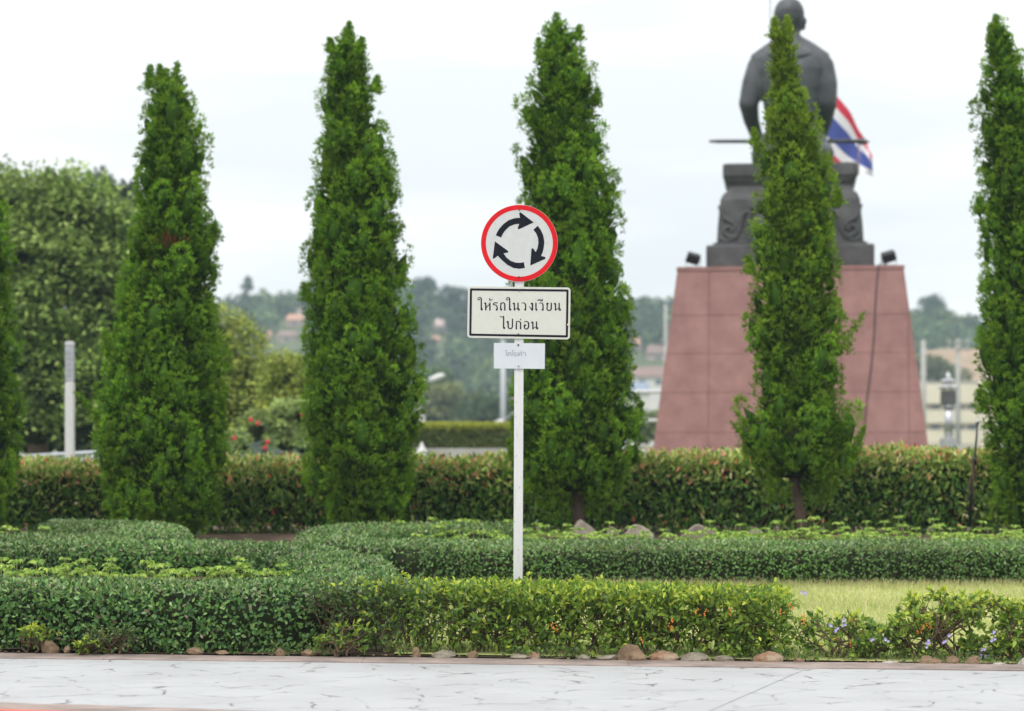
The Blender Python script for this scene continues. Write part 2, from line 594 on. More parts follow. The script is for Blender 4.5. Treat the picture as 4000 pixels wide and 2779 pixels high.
bm = bmesh.new()
lo, hi = [], []
XX = np.linspace(-12, 0.2, 40)
for xx in XX:
    xo = xx
    yy = near_y(xx) + 0.02 * math.sin(xx * 9)
    lo.append(bm.verts.new((xo, yy - 0.52, 0.012)))
    hi.append(bm.verts.new((xo, yy, 0.004)))
for k in range(39):
    bm.faces.new((lo[k], lo[k + 1], hi[k + 1], hi[k]))
tag(link('kerb_apron', bm_mesh('kerb_apron', bm), M_curb), kind='structure')
bm = bmesh.new()
rings = []
for xx in XX:
    yy = near_y(xx) - 0.522
    rings.append([bm.verts.new((xx, yy, -0.02)), bm.verts.new((xx, yy, 0.022)), bm.verts.new((xx, yy - 0.2, 0.03)), bm.verts.new((xx, yy - 0.2, -0.02))])
for a, b in zip(rings[:-1], rings[1:]):
    for k in range(3):
        bm.faces.new((a[k], b[k], b[k + 1], a[k + 1]))
tag(link('painted_kerb', bm_mesh('painted_kerb', bm), M_redpaint), kind='structure')
print('setting done')


# ------------------------------------------------------------------ foliage kit
def unit(a):
    return a / (np.linalg.norm(a, axis=-1, keepdims=True) + 1e-9)


def leaves(P0, D, Nn, Ln, Wd, colr, fold=0.25, droop=0.0, six=True, tipcol=None):
    """P0 base points, D leaf direction, Nn leaf normal, Ln length, Wd width. Returns verts, faces, colours"""
    n = len(P0)
    D = unit(D)
    Nn = unit(Nn - D * np.sum(D * Nn, 1, keepdims=True))
    U = np.cross(D, Nn)
    Ln = np.broadcast_to(np.asarray(Ln, float), (n,))[:, None]
    Wd = np.broadcast_to(np.asarray(Wd, float), (n,))[:, None]
    if six:
        a = P0
        m1 = P0 + D * Ln * 0.45 - Nn * Wd * fold * .5
        tp = P0 + D * Ln - Nn * Ln * droop
        l1 = P0 + D * Ln * 0.33 + U * Wd * .5 + Nn * Wd * fold * .4
        r1 = P0 + D * Ln * 0.33 - U * Wd * .5 + Nn * Wd * fold * .4
        l2 = P0 + D * Ln * 0.70 + U * Wd * .38 + Nn * (Wd * fold * .3 - Ln * droop * .4)
        r2 = P0 + D * Ln * 0.70 - U * Wd * .38 + Nn * (Wd * fold * .3 - Ln * droop * .4)
        V = np.stack([a, l1, l2, tp, r2, r1, m1], 1).reshape(-1, 3)
        f = np.array([[0, 6, 2, 1], [6, 3, 2, 2], [0, 5, 4, 6], [6, 4, 3, 3]])
        f = np.array([[0, 1, 2, 6], [6, 2, 3, 4], [0, 6, 4, 5]])
        k = 7
    else:
        V = np.stack([P0, P0 + D * Ln * .5 + U * Wd * .5, P0 + D * Ln, P0 + D * Ln * .5 - U * Wd * .5], 1).reshape(-1, 3)
        f = np.array([[0, 1, 2, 3]])
        k = 4
    Fc = (np.arange(n)[:, None, None] * k + f[None]).reshape(-1, 4)
    C = np.repeat(colr, k, axis=0).reshape(n, k, 3)
    if tipcol is not None:
        C = C.copy()
        C[:, 2:5] = C[:, 2:5] * 0.5 + tipcol[:, None, :] * 0.5 if k == 7 else C[:, 2:5]
    return V, Fc, C.reshape(-1, 3)


def pick(pal, n, wts=None):
    pal = np.array(pal)
    i = rng.choice(len(pal), n, p=wts)
    c = pal[i] * rng.uniform(0.8, 1.2, (n, 1))
    return np.clip(c, 0, 1)


def rand_dir(n):
    return unit(rng.normal(size=(n, 3)))


def join(parts):
    V, Fc, C, o = [], [], [], 0
    for v, f, c in parts:
        V.append(v); Fc.append(f + o); C.append(c); o += len(v)
    return np.concatenate(V), np.concatenate(Fc), np.concatenate(C)


# ------------------------------------------------------------------ cypress trees
K = 4000 / 2297.0
OUT = {
 'B': [(165, 345, 398), (200, 335, 412), (250, 325, 440), (290, 322, 452), (350, 312, 458), (400, 305, 465), (450, 300, 472), (500, 295, 480), (600, 283, 487), (650, 272, 492), (700, 262, 495), (750, 248, 497), (800, 246, 500), (850, 240, 500), (900, 225, 505), (950, 216, 510), (1000, 212, 515), (1050, 222, 507), (1100, 230, 500), (1150, 255, 480), (1195, 305, 440)],
 'C': [(58, 783, 790), (80, 765, 800), (120, 738, 820), (170, 724, 832), (250, 716, 848), (300, 712, 860), (350, 708, 880), (400, 705, 902), (430, 703, 903), (470, 698, 900), (500, 692, 905), (550, 690, 908), (600, 685, 912), (650, 690, 910), (700, 685, 915), (750, 680, 925), (800, 680, 938), (850, 680, 945), (900, 683, 952), (950, 688, 945), (1000, 695, 938), (1050, 685, 935), (1100, 700, 925), (1150, 730, 892), (1195, 775, 850)],
 'D': [(38, 1245, 1254), (70, 1225, 1278), (100, 1208, 1298), (150, 1195, 1318), (200, 1186, 1342), (300, 1172, 1352), (350, 1168, 1362), (430, 1160, 1383), (500, 1168, 1390), (600, 1166, 1395), (640, 1150, 1400), (700, 1160, 1413), (750, 1160, 1418), (800, 1163, 1420), (850, 1160, 1425), (900, 1155, 1430), (950, 1150, 1437), (1000, 1142, 1437), (1030, 1138, 1430), (1070, 1162, 1418), (1100, 1185, 1390), (1130, 1205, 1340), (1155, 1225, 1290)],
 'E': [(45, 1745, 1762), (60, 1732, 1772), (100, 1722, 1787), (150, 1715, 1800), (200, 1712, 1812), (250, 1708, 1832), (300, 1703, 1848), (350, 1700, 1860), (400, 1695, 1868), (450, 1692, 1875), (500, 1685, 1878), (550, 1680, 1885), (600, 1680, 1890), (650, 1674, 1892), (700, 1670, 1895), (750, 1672, 1898), (800, 1672, 1898), (850, 1680, 1888), (895, 1692, 1886), (935, 1680, 1898), (965, 1650, 1926), (1005, 1650, 1932), (1050, 1682, 1912), (1080, 1708, 1882), (1105, 1742, 1852), (1125, 1778, 1835)],
 'F': [(38, 2230, 2245), (80, 2212, 2268), (150, 2205, 2295), (250, 2196, 2325), (300, 2195, 2335), (400, 2192, 2360), (450, 2189, 2370), (520, 2198, 2385), (600, 2200, 2395), (700, 2195, 2410), (800, 2190, 2420), (870, 2187, 2430), (950, 2203, 2430), (1000, 2214, 2430), (1050, 2214, 2420), (1100, 2220, 2410), (1150, 2232, 2390), (1185, 2270, 2350)],
}
OUT['E'] = [(y, l + 8, r - 8) for y, l, r in OUT['E']]
OUT['A'] = [(y, l - 470 - 14 * (y < 480), r - 462 - 16 * (y < 480)) for y, l, r in OUT['B']]
DT = 31.0


def z_of(py, d): return CZ - (py - HOR) / F * d


NSP = 10
OCT_V = np.array([(1, 0, 0), (-1, 0, 0), (0, 1, 0), (0, -1, 0), (0, 0, 1.1), (0, 0, -1)], float) * [.66, .66, .85]
OCT_F = np.array([(0, 2, 4), (2, 1, 4), (1, 3, 4), (3, 0, 4), (2, 0, 5), (1, 2, 5), (3, 1, 5), (0, 3, 5)])


# a tuft: fine pointed sprays fanning out of a small knob
def tuft_templates(k=7):
    T = []
    for _ in range(k):
        u = rand_dir(NSP)
        u[:, 2] = u[:, 2] * .7 + .45
        u = unit(u)
        base = u * rng.uniform(.15, .85, (NSP, 1))
        d = unit(u * .62 + [0, 0, .85] + rng.normal(size=(NSP, 3)) * 0.16)
        nn = unit(u + rand_dir(NSP) * .7)
        T.append((base, d, nn))
    return T


PT = tuft_templates()
CYP = np.array([(0.100, 0.235, 0.014), (0.150, 0.310, 0.020), (0.062, 0.165, 0.010), (0.215, 0.365, 0.032), (0.042, 0.120, 0.009)])


def cypress(key, label, nplume=2100, trunk_pts=None, extra=(), yellow=0.0, bare_z=None, dead=()):
    prof = [(z_of(y * K, DT), (l * K - 2000) / F * DT, (r * K - 2000) / F * DT) for y, l, r in OUT[key]]
    prof.sort()
    zz = np.array([p[0] for p in prof])
    cx = np.array([(p[1] + p[2]) / 2 for p in prof])
    hw = np.array([(p[2] - p[1]) / 2 for p in prof])
    zb, zt = zz[0], zz[-1]
    gzb = float(gz(DT))
    base_x = trunk_pts[0][0] if trunk_pts else float(np.interp(zb, zz, cx))
    root = empty('cypress_tree', (base_x, DT, gzb), label, 'tree', 'tall pruned conifers in a row behind the clipped hedges')
    # boughs: upright flame-shaped masses packed over the crown
    cand = 2600
    bz = rng.uniform(zb + .05, zt - .12, cand)
    ba = rng.uniform(0, 2 * np.pi, cand)
    bs = rng.choice([.6, .8, 1.0, 1.3], cand, p=[.3, .3, .25, .15])
    bh = np.interp(bz, zz, hw); bc = np.interp(bz, zz, cx)
    B3 = np.stack([bc + bh * np.cos(ba), DT + bh * np.sin(ba), bz], 1)
    scl = np.clip(bh / .42, .3, 1) * bs
    sel = []
    for i in range(cand):
        md = .23 * scl[i] * (1.0 if math.sin(ba[i]) < .3 else 1.5) + .035
        if sel:
            q = B3[sel] - B3[i]
            dd = np.sqrt(q[:, 0] ** 2 + q[:, 1] ** 2 + (q[:, 2] * .62) ** 2)
            if (dd < md * .5 + .5 * (.23 * scl[sel] + .035)).any():
                continue
        if rng.uniform() < (bh[i] + .12) / (hw.max() + .12):
            sel.append(i)
    sel = np.array(sel)
    bz, ba, bs, bh, bc, scl = bz[sel], ba[sel], bs[sel], bh[sel], bc[sel], scl[sel]
    nb = len(sel)
    outb = np.stack([np.cos(ba), np.sin(ba), np.zeros(nb)], 1)
    wid = .178 * scl * rng.uniform(.85, 1.15, nb)
    hei = wid * rng.uniform(1.5, 2.3, nb)
    axb = unit(outb * rng.uniform(.0, .5, (nb, 1)) + [0, 0, 1] + rng.normal(size=(nb, 3)) * [.16, .16, 0])
    rb = np.maximum(bh - wid * rng.uniform(.40, 1.30, nb), 0)
    cb = np.stack([bc + rb * np.cos(ba), DT + rb * np.sin(ba), bz], 1)
    bcol = rng.uniform(.70, 1.38, nb)
    byel = rng.uniform(0, 1, nb)
    # tufts on the boughs
    nt_b = np.maximum(14, (84 * (wid / .165) ** 1.35).astype(int))
    bi = np.repeat(np.arange(nb), nt_b)
    n = len(bi)
    t = rng.uniform(-.85, 1, n)
    ph = rng.uniform(0, 2 * np.pi, n)
    e1 = unit(np.cross(axb, np.tile([[.3, .9, .1]], (nb, 1))))
    e2 = np.cross(axb, e1)
    wv = np.where(t < 0, np.sqrt(np.clip(1 - t * t, 0, 1)), np.clip(1 - t, 0, 1) ** .62)
    rad_dir = e1[bi] * np.cos(ph)[:, None] + e2[bi] * np.sin(ph)[:, None]
    nrm = unit(rad_dir + axb[bi] * (t * .8)[:, None])
    keep = np.sum(nrm * outb[bi], 1) > -.35
    jit = rng.uniform(.74, 1.03, n)
    pos = cb[bi] + axb[bi] * (t * hei[bi])[:, None] + rad_dir * (wid[bi] * wv * jit)[:, None]
    pos, nrm, bi2, t = pos[keep], nrm[keep], bi[keep], t[keep]
    sz = rng.uniform(.038, .060, len(pos)) * np.clip(.7 + scl[bi2] * .35, .6, 1.1)
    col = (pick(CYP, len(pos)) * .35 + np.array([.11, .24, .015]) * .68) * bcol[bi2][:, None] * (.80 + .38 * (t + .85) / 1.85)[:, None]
    yl = byel[bi2] * .16 + .16 * np.clip(t, 0, 1)
    # inner filling layer
    m2 = int(nplume * .62)
    z2 = rng.uniform(zb + .1, zt - .25, m2); a2 = rng.uniform(0, 2 * np.pi, m2)
    a2 = np.where(np.sin(a2) > .3, -a2, a2)
    h2 = np.maximum(np.interp(z2, zz, hw) * .92 - .16, .01)
    p2 = np.stack([np.interp(z2, zz, cx) + h2 * np.cos(a2), DT + h2 * np.sin(a2), z2], 1)
    pos = np.concatenate([pos, p2]); nrm = np.concatenate([nrm, np.stack([np.cos(a2), np.sin(a2), a2 * 0 + .4], 1)])
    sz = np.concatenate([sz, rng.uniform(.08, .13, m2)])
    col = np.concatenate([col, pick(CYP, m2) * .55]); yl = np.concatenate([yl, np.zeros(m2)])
    # single leading shoots
    ex = []
    for (ex_x, ex_z, ln, dx) in extra:
        for q in range(90):
            f = q / 89
            w_ = (.075 + .06 * (abs(dx) > .35)) * (1.05 - f) + .012
            bend = .35 * ln * dx * (1 - f) * f
            ex.append((ex_x - dx * ln * (1 - f) - bend + rng.normal() * w_ * .5, DT - .22 * (abs(dx) > .15) + rng.normal() * w_ * .5, ex_z - ln * (1 - f), .034 + .03 * (1 - f)))
    if ex:
        ex = np.array(ex)
        pos = np.concatenate([pos, ex[:, :3]]); sz = np.concatenate([sz, ex[:, 3]])
        nrm = np.concatenate([nrm, unit(np.tile([[0, -.5, .6]], (len(ex), 1)) + rng.normal(size=(len(ex), 3)) * .6)])
        col = np.concatenate([col, pick(CYP, len(ex)) * 1.1]); yl = np.concatenate([yl, np.full(len(ex), .12)])
    if bare_z is not None:            # the foot of the trunk shows at the front
        xt = np.interp(pos[:, 2], [p[2] for p in trunk_pts], [p[0] for p in trunk_pts])
        clear = (np.abs(pos[:, 0] - xt) < .12) & (pos[:, 1] < DT + .05) & (pos[:, 2] < bare_z)
        pos, nrm, sz, col, yl = pos[~clear], nrm[~clear], sz[~clear], col[~clear], yl[~clear]
    n = len(pos)
    hfrac = np.clip((pos[:, 2] - zb) / (zt - zb), 0, 1)
    yl = np.clip(yl + yellow * hfrac ** 1.5, 0, 1)[:, None]
    col = col * (1 - yl) + np.array([0.27, 0.34, 0.035]) * yl
    for (dx_, dz_, r_) in dead:       # a dead brown sprig
        near = (np.hypot(pos[:, 0] - dx_, pos[:, 2] - dz_) < r_) & (pos[:, 1] < DT)
        col[near] = (.24, .10, .05)
    ax = unit(nrm * .62 + [0, 0, .85] + rng.normal(size=(n, 3)) * .16)
    rx = unit(np.cross(ax, rand_dir(n)))
    ry = np.cross(ax, rx)
    PV, PF, PC_, off = [], [], [], 0
    DV, DF, DC, doff = [], [], [], 0
    for ti in range(len(PT)):
        ids = np.arange(ti, n, len(PT))
        B, D, Nn = PT[ti]
        sc_ = sz[ids]
        Rm = np.stack([rx[ids], ry[ids], ax[ids]], 2)
        b = np.einsum('nij,kj->nki', Rm, B) * sc_[:, None, None] + pos[ids][:, None]
        d = np.einsum('nij,kj->nki', Rm, D)
        nn = np.einsum('nij,kj->nki', Rm, Nn)
        m = len(ids) * NSP
        ln = (sc_[:, None] * rng.uniform(.6, 1.1, (len(ids), NSP))).ravel()
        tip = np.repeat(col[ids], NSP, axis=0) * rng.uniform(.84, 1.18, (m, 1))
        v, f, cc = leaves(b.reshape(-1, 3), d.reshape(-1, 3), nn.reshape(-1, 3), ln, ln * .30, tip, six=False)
        PV.append(v); PF.append(f + off); PC_.append(cc); off += len(v)
    # woody, leafy body inside every bough
    bm = bmesh.new()
    bmesh.ops.create_icosphere(bm, subdivisions=1, radius=1)
    iv = np.array([v.co for v in bm.verts]); jf = np.array([[v.index for v in f.verts] for f in bm.faces])
    bm.free()
    tw = np.where(iv[:, 2] > 0, .55 + .45 * np.sqrt(np.clip(1 - iv[:, 2], 0, 1)), 1.0)
    Rb = np.stack([e1, e2, axb], 2)
    loc = np.stack([iv[:, 0] * tw, iv[:, 1] * tw, iv[:, 2]], 1)[None] * np.stack([wid * .54, wid * .54, hei * .6], 1)[:, None]
    loc = loc * (1 + rng.normal(size=(nb, len(iv), 1)) * .16)
    bw = np.einsum('nij,nkj->nki', Rb, loc) + cb[:, None]
    okb = np.ones(nb, bool)
    if bare_z is not None:
        okb = cb[:, 2] > bare_z + .12
    kd = len(iv)
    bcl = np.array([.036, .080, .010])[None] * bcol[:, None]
    bw, bcl = bw[okb], bcl[okb]
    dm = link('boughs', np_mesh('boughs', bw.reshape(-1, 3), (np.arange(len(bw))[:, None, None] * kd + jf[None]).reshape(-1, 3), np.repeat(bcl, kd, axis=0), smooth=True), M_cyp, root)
    dm['kind'] = 'stuff'
    cr_ = link('crown', np_mesh('crown', np.concatenate(PV), np.concatenate(PF), np.concatenate(PC_)), M_cyp, root)
    cr_['kind'] = 'stuff'
    bm = bmesh.new()
    rings = []
    for z in np.linspace(zb + 0.3, zt - 0.25, 50):
        hh = max(np.interp(z, zz, hw) - 0.19, 0.015) * 0.92
        cc = np.interp(z, zz, cx)
        rings.append([bm.verts.new((cc + hh * (1 + .2 * noise.noise((k * .9, z * 3, 0))) * math.cos(k * math.pi / 7), DT + hh * math.sin(k * math.pi / 7), z)) for k in range(14)])
    for a, b in zip(rings[:-1], rings[1:]):
        for k in range(14):
            bm.faces.new((a[k], a[(k + 1) % 14], b[(k + 1) % 14], b[k]))
    bm.faces.new(rings[0]); bm.faces.new(rings[-1])
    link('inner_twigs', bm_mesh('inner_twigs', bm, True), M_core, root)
    tp = trunk_pts or [(base_x, DT, gzb - .1), (base_x, DT, zb + .5), (float(np.interp(zb + 2, zz, cx)), DT, zb + 2)]
    link('trunk', tube_mesh('trunk', tp, [0.085, 0.075, 0.06] if len(tp) == 3 else [0.085, 0.068, 0.06, 0.05], 10), M_bark, root)
    return root


def W(px, py, d=DT):
    v = P(px * K, py * K, d)
    return v


def shoot(px, py, ln, dx):
    v = W(px, py)
    return (v.x, v.z, ln, dx)


cypress('A', 'leftmost conifer, half cut off by the left edge of the photo', 1700)
cypress('B', 'broad conifer with a forked ragged tip in front of the big leafy tree', 2300,
        extra=[shoot(338, 150, .3, .05), shoot(397, 142, .32, .05), shoot(358, 148, .25, -.1), shoot(374, 158, .25, .1), shoot(176, 884, .55, -.75), shoot(512, 872, .4, .25), shoot(240, 745, .35, -.2), shoot(482, 505, .25, .15)], dead=[(W(395, 0).x, W(0, 550).z, .09)])
cypress('C', 'full conifer with a pointed tip, just left of the round traffic sign', 2400,
        extra=[shoot(785, 52, .3, .1), shoot(742, 95, .2, -.2), shoot(912, 600, .3, .2), shoot(850, 180, .22, .2), shoot(684, 640, .25, -.2), shoot(815, 95, .2, .2)])
v0, v1, v2, v3 = W(1303, 1195), W(1295, 1120), W(1290, 1040), W(1270, 800)
cypress('D', 'tall conifer with a bare trunk foot, directly behind the traffic sign', 2400,
        trunk_pts=[(v0.x, DT, float(gz(DT)) - .1), (v1.x, DT, v1.z), (v2.x, DT, v2.z), (v3.x, DT, v3.z)], bare_z=W(0, 1102).z,
        extra=[shoot(1248, 32, .32, .05), shoot(1300, 60, .2, .1), shoot(1207, 90, .28, -.15), shoot(1340, 200, .25, .1), shoot(1272, 900, .45, -.5), shoot(1437, 905, .3, .25), shoot(1140, 990, .3, -.3)])
v0, v1, v2, v3 = W(1806, 1215), W(1792, 1140), W(1780, 1060), W(1775, 800)
cypress('E', 'yellowish narrow conifer standing in front of the statue and its red pedestal', 2300,
        trunk_pts=[(v0.x, DT, float(gz(DT)) - .1), (v1.x, DT, v1.z), (v2.x, DT, v2.z), (v3.x, DT, v3.z)], bare_z=W(0, 1058).z,
        extra=[shoot(1737, 42, .28, -.05), shoot(1767, 38, .3, .05), shoot(1638, 918, .75, -.7), shoot(1634, 950, .6, -.9), shoot(1932, 706, .55, .5), shoot(1935, 960, .45, .35), shoot(1880, 425, .25, .1), shoot(1690, 290, .3, -.15), shoot(1672, 580, .25, -.2)], yellow=0.38)
cypress('F', 'rightmost conifer, cut by the right edge of the photo', 2200,
        extra=[shoot(2235, 35, .3, .0), shoot(2222, 60, .25, -.15), shoot(2188, 450, .2, -.2), shoot(2185, 880, .3, -.3)])
print('cypress done')


# ------------------------------------------------------------------ clipped hedges along a centre line
def hedge_surface(path, half, height, n, rlo=0.0, front_bias=None):
    """sample points on rounded box profile swept along path. returns pos, normal, s"""
    path = np.array(path, float)
    seg = np.linalg.norm(np.diff(path, axis=0), axis=1)
    cs = np.concatenate([[0], np.cumsum(seg)])
    s = rng.uniform(0, cs[-1], n)
    x = np.interp(s, cs, path[:, 0]); y = np.interp(s, cs, path[:, 1])
    x2 = np.interp(np.minimum(s + .05, cs[-1]), cs, path[:, 0]); y2 = np.interp(np.minimum(s + .05, cs[-1]), cs, path[:, 1])
    x1 = np.interp(np.maximum(s - .05, 0), cs, path[:, 0]); y1 = np.interp(np.maximum(s - .05, 0), cs, path[:, 1])
    t = unit(np.stack([x2 - x1, y2 - y1], 1))
    nrm = np.stack([t[:, 1], -t[:, 0]], 1)
    # superellipse half-profile: angle 0..pi
    per = 2 * height + 2 * half
    u = rng.uniform(0, per, n)
    px = np.where(u < height, -half, np.where(u < height + 2 * half, -half + (u - height), half))
    pz = np.where(u < height, u, np.where(u < height + 2 * half, height, per - u))
    # round the shoulders
    rc = min(half, height) * 0.42
    cx_ = np.clip(px, -half + rc, half - rc)
    cz_ = np.minimum(pz, height - rc)
    v = np.stack([px - cx_, pz - cz_], 1)
    ln = np.linalg.norm(v, axis=1, keepdims=True)
    vn = v / (ln + 1e-9)
    q = np.stack([cx_, cz_], 1) + vn * rc
    N2 = vn
    pos = np.stack([x + nrm[:, 0] * q[:, 0], y + nrm[:, 1] * q[:, 0], q[:, 1]], 1)
    N = np.stack([nrm[:, 0] * N2[:, 0], nrm[:, 1] * N2[:, 0], N2[:, 1]], 1)
    return pos, unit(N), s


def end_cap_surface(p, tdir, half, height, n):
    a = rng.uniform(-np.pi / 2, np.pi / 2, n)
    rr = half * np.ones(n)
    top = rng.uniform(0, 1, n) < half / (half + 1.6 * height)
    rr = np.where(top, half * np.sqrt(rng.uniform(0, 1, n)), half)
    z = np.where(top, height, rng.uniform(0, height, n))
    t = np.array(tdir); b = np.array([-t[1], t[0]])
    d2 = np.cos(a)[:, None] * t + np.sin(a)[:, None] * b
    pos = np.stack([p[0] + d2[:, 0] * rr, p[1] + d2[:, 1] * rr, z - 0.1 * half * (rr / half) ** 4 * (z > height * .9)], 1)
    N = np.stack([d2[:, 0] * ~top, d2[:, 1] * ~top, top * 1.0], 1)
    return pos, unit(N)


def fbm(p, sc):
    # cheap smooth pseudo noise from sines
    p = p * sc
    return (np.sin(p[:, 0] * 1.7 + 1.3 * np.sin(p[:, 1] * 1.1 + .5)) + np.sin(p[:, 1] * 2.3 + 1.7 * np.sin(p[:, 2] * 1.9)) + np.sin(p[:, 2] * 2.9 + p[:, 0] * 1.3)) / 3


def hedge_core(path, half, height, name, root):
    bm = bmesh.new()
    rings = []
    path = [np.array(p) for p in path]
    for i, p in enumerate(path):
        a = path[max(i - 1, 0)]; b = path[min(i + 1, len(path) - 1)]
        t = (b - a) / np.linalg.norm(b - a)
        nr = np.array([t[1], -t[0]])
        z0 = float(gz(p[1]))
        pr = [(-half, -.05), (-half, height * .7), (-half * .6, height), (half * .6, height), (half, height * .7), (half, -.05)]
        rings.append([bm.verts.new((p[0] + nr[0] * q, p[1] + nr[1] * q, z0 + zq)) for q, zq in pr])
    for a, b in zip(rings[:-1], rings[1:]):
        for k in range(5):
            bm.faces.new((a[k], a[k + 1], b[k + 1], b[k]))
    bm.faces.new(rings[0]); bm.faces.new(rings[-1])
    link(name, bm_mesh(name, bm), M_core, root)


def trimmed_hedge(name, path, half, height, dens, leaf_l, label, six, pal, wts, caps=True, group=None, hole=None, thin=None):
    path = np.array(path)
    length = np.linalg.norm(np.diff(path, axis=0), axis=1).sum()
    n = int(length * (2 * height + 2 * half) * dens)
    pos, N, s = hedge_surface(path, half, height, n)
    if caps:
        for e, (p, q) in enumerate(((path[0], path[1]), (path[-1], path[-2]))):
            td = (p - q) / np.linalg.norm(p - q)
            m = int((math.pi * half * height + 1.57 * half * half) * dens)
            pc, nc = end_cap_surface(p, td, half, height, m)
            pos = np.concatenate([pos, pc]); N = np.concatenate([N, nc])
    n = len(pos)
    lump = fbm(pos, 3.2) * 0.022 + fbm(pos[:, [1, 2, 0]], 9.0) * 0.012
    depth = rng.uniform(0, 1, n) ** 1.8 * 0.05
    if hole is not None:
        hc, hr = hole
        e = ((pos[:, 0] - hc[0]) / hr[0]) ** 2 + ((pos[:, 1] - hc[1]) / hr[1]) ** 2 + ((pos[:, 2] - hc[2]) / hr[2]) ** 2
        k = (e > 1) | (rng.uniform(0, 1, n) < .2)
        pos, N, lump, depth = pos[k], N[k], lump[k], depth[k]
        n = len(pos)
    # ragged foot
    foot = pos[:, 2] < 0.07
    k = ~foot | (rng.uniform(0, 1, n) < 0.7)
    pos, N, lump, depth = pos[k], N[k], lump[k], depth[k]
    if thin is not None:
        k = rng.uniform(0, 1, len(pos)) < thin(pos)
        pos, N, lump, depth = pos[k], N[k], lump[k], depth[k]
    n = len(pos)
    pos = pos + N * (lump - depth)[:, None]
    pos[:, 2] += gz(pos[:, 1])
    D = unit(rand_dir(n) * 0.9 + N * 0.55 + [0, 0, 0.35])
    NN = unit(N * 1.15 + rand_dir(n) * 0.62 + [0, 0, 0.2])
    colr = pick(pal, n, wts)
    cut = (N[:, 2] > .55) & (rng.uniform(0, 1, n) < .42)     # trimmed tops: pale leaves, sky sheen painted into their colour
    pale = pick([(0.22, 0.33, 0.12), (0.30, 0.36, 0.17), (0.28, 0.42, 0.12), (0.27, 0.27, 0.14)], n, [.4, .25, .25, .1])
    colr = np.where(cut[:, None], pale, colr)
    colr *= (0.9 + 0.22 * fbm(pos, 1.6))[:, None]
    ln = leaf_l * rng.uniform(0.7, 1.25, n)
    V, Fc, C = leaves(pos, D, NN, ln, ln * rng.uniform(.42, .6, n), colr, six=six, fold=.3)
    c0 = path[len(path) // 2]
    root = empty(name, (float(c0[0]), float(c0[1]), float(gz(c0[1]))), label, 'hedge', group)
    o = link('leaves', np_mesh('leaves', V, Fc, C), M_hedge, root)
    o['kind'] = 'stuff'
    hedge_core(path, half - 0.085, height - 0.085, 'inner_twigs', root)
    # bare twigs poking out
    m = int(length * 26)
    ids = rng.integers(0, n, m)
    a = pos[ids] - N[ids] * 0.03
    b = a + unit(rand_dir(m) + N[ids] * .6 + [0, 0, .3]) * rng.uniform(0.04, 0.11, (m, 1))
    Vt, Ft = tubes_np(list(zip(a, b, [0.0022] * m, [0.0012] * m)), 3)
    o = link('twigs', np_mesh('twigs', Vt, Ft), M_twig, root)
    o['kind'] = 'stuff'
    return root


def arc(cx, cy, a, b, t0, t1, n=26):
    return [(cx + a * math.cos(t), cy + b * math.sin(t)) for t in np.linspace(t0, t1, n)]


DARK = [(0.085, 0.20, 0.045), (0.125, 0.27, 0.06), (0.045, 0.115, 0.032), (0.20, 0.35, 0.085), (0.20, 0.30, 0.07), (0.17, 0.13, 0.08)]
DW = [.30, .29, .19, .15, .04, .03]
MID = [(0.115, 0.245, 0.052), (0.16, 0.315, 0.065), (0.062, 0.14, 0.034), (0.16, 0.26, 0.075), (0.20, 0.17, 0.09)]
MW = [.33, .3, .17, .15, .05]
ctl = [(-9.5, 20.1), (-7, 19.78), (-5, 19.50), (-3.6, 19.30), (-2.6, 19.12), (-1.95, 19.08), (-1.55, 19.3), (-1.40, 19.95), (-1.42, 20.9), (-1.52, 21.8), (-1.72, 22.7), (-2.15, 23.5), (-2.85, 24.05), (-3.8, 24.25), (-5.5, 24.35), (-7.5, 24.4), (-10, 24.4)]
pathA = []
for i in range(len(ctl) - 1):
    p0, p1, p2, p3 = [np.array(ctl[min(max(i + k, 0), len(ctl) - 1)]) for k in (-1, 0, 1, 2)]
    for t in np.linspace(0, 1, 6, endpoint=False):
        pathA.append(.5 * (2 * p1 + (p2 - p0) * t + (2 * p0 - 5 * p1 + 4 * p2 - p3) * t * t + (3 * p1 - p0 - 3 * p2 + p3) * t ** 3))
pathA.append(np.array(ctl[-1]))
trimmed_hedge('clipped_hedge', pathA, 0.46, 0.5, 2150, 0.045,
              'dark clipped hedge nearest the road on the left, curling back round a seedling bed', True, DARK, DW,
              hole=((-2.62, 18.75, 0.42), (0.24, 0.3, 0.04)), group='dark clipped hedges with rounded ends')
pathB = [(xx, 26.1) for xx in np.linspace(-11, -5.0, 14)] + arc(-4.95, 27.2, 0.92, 1.1, R(-85), R(90), 16) + [(-5.1, 28.3)]
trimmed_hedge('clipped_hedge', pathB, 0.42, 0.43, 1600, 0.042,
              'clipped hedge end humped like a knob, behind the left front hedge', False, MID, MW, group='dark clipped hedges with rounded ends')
pathC = [(-0.2, 28.0), (-0.6, 28.05), (-1.0, 28.05)] + arc(-1.15, 26.75, 0.86, 1.3, R(95), R(270), 20) + [(xx, 25.33) for xx in np.linspace(-1.0, 9.5, 26)]
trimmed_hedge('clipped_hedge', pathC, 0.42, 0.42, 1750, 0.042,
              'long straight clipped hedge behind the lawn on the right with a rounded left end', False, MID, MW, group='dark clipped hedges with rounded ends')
print('clipped hedges done')

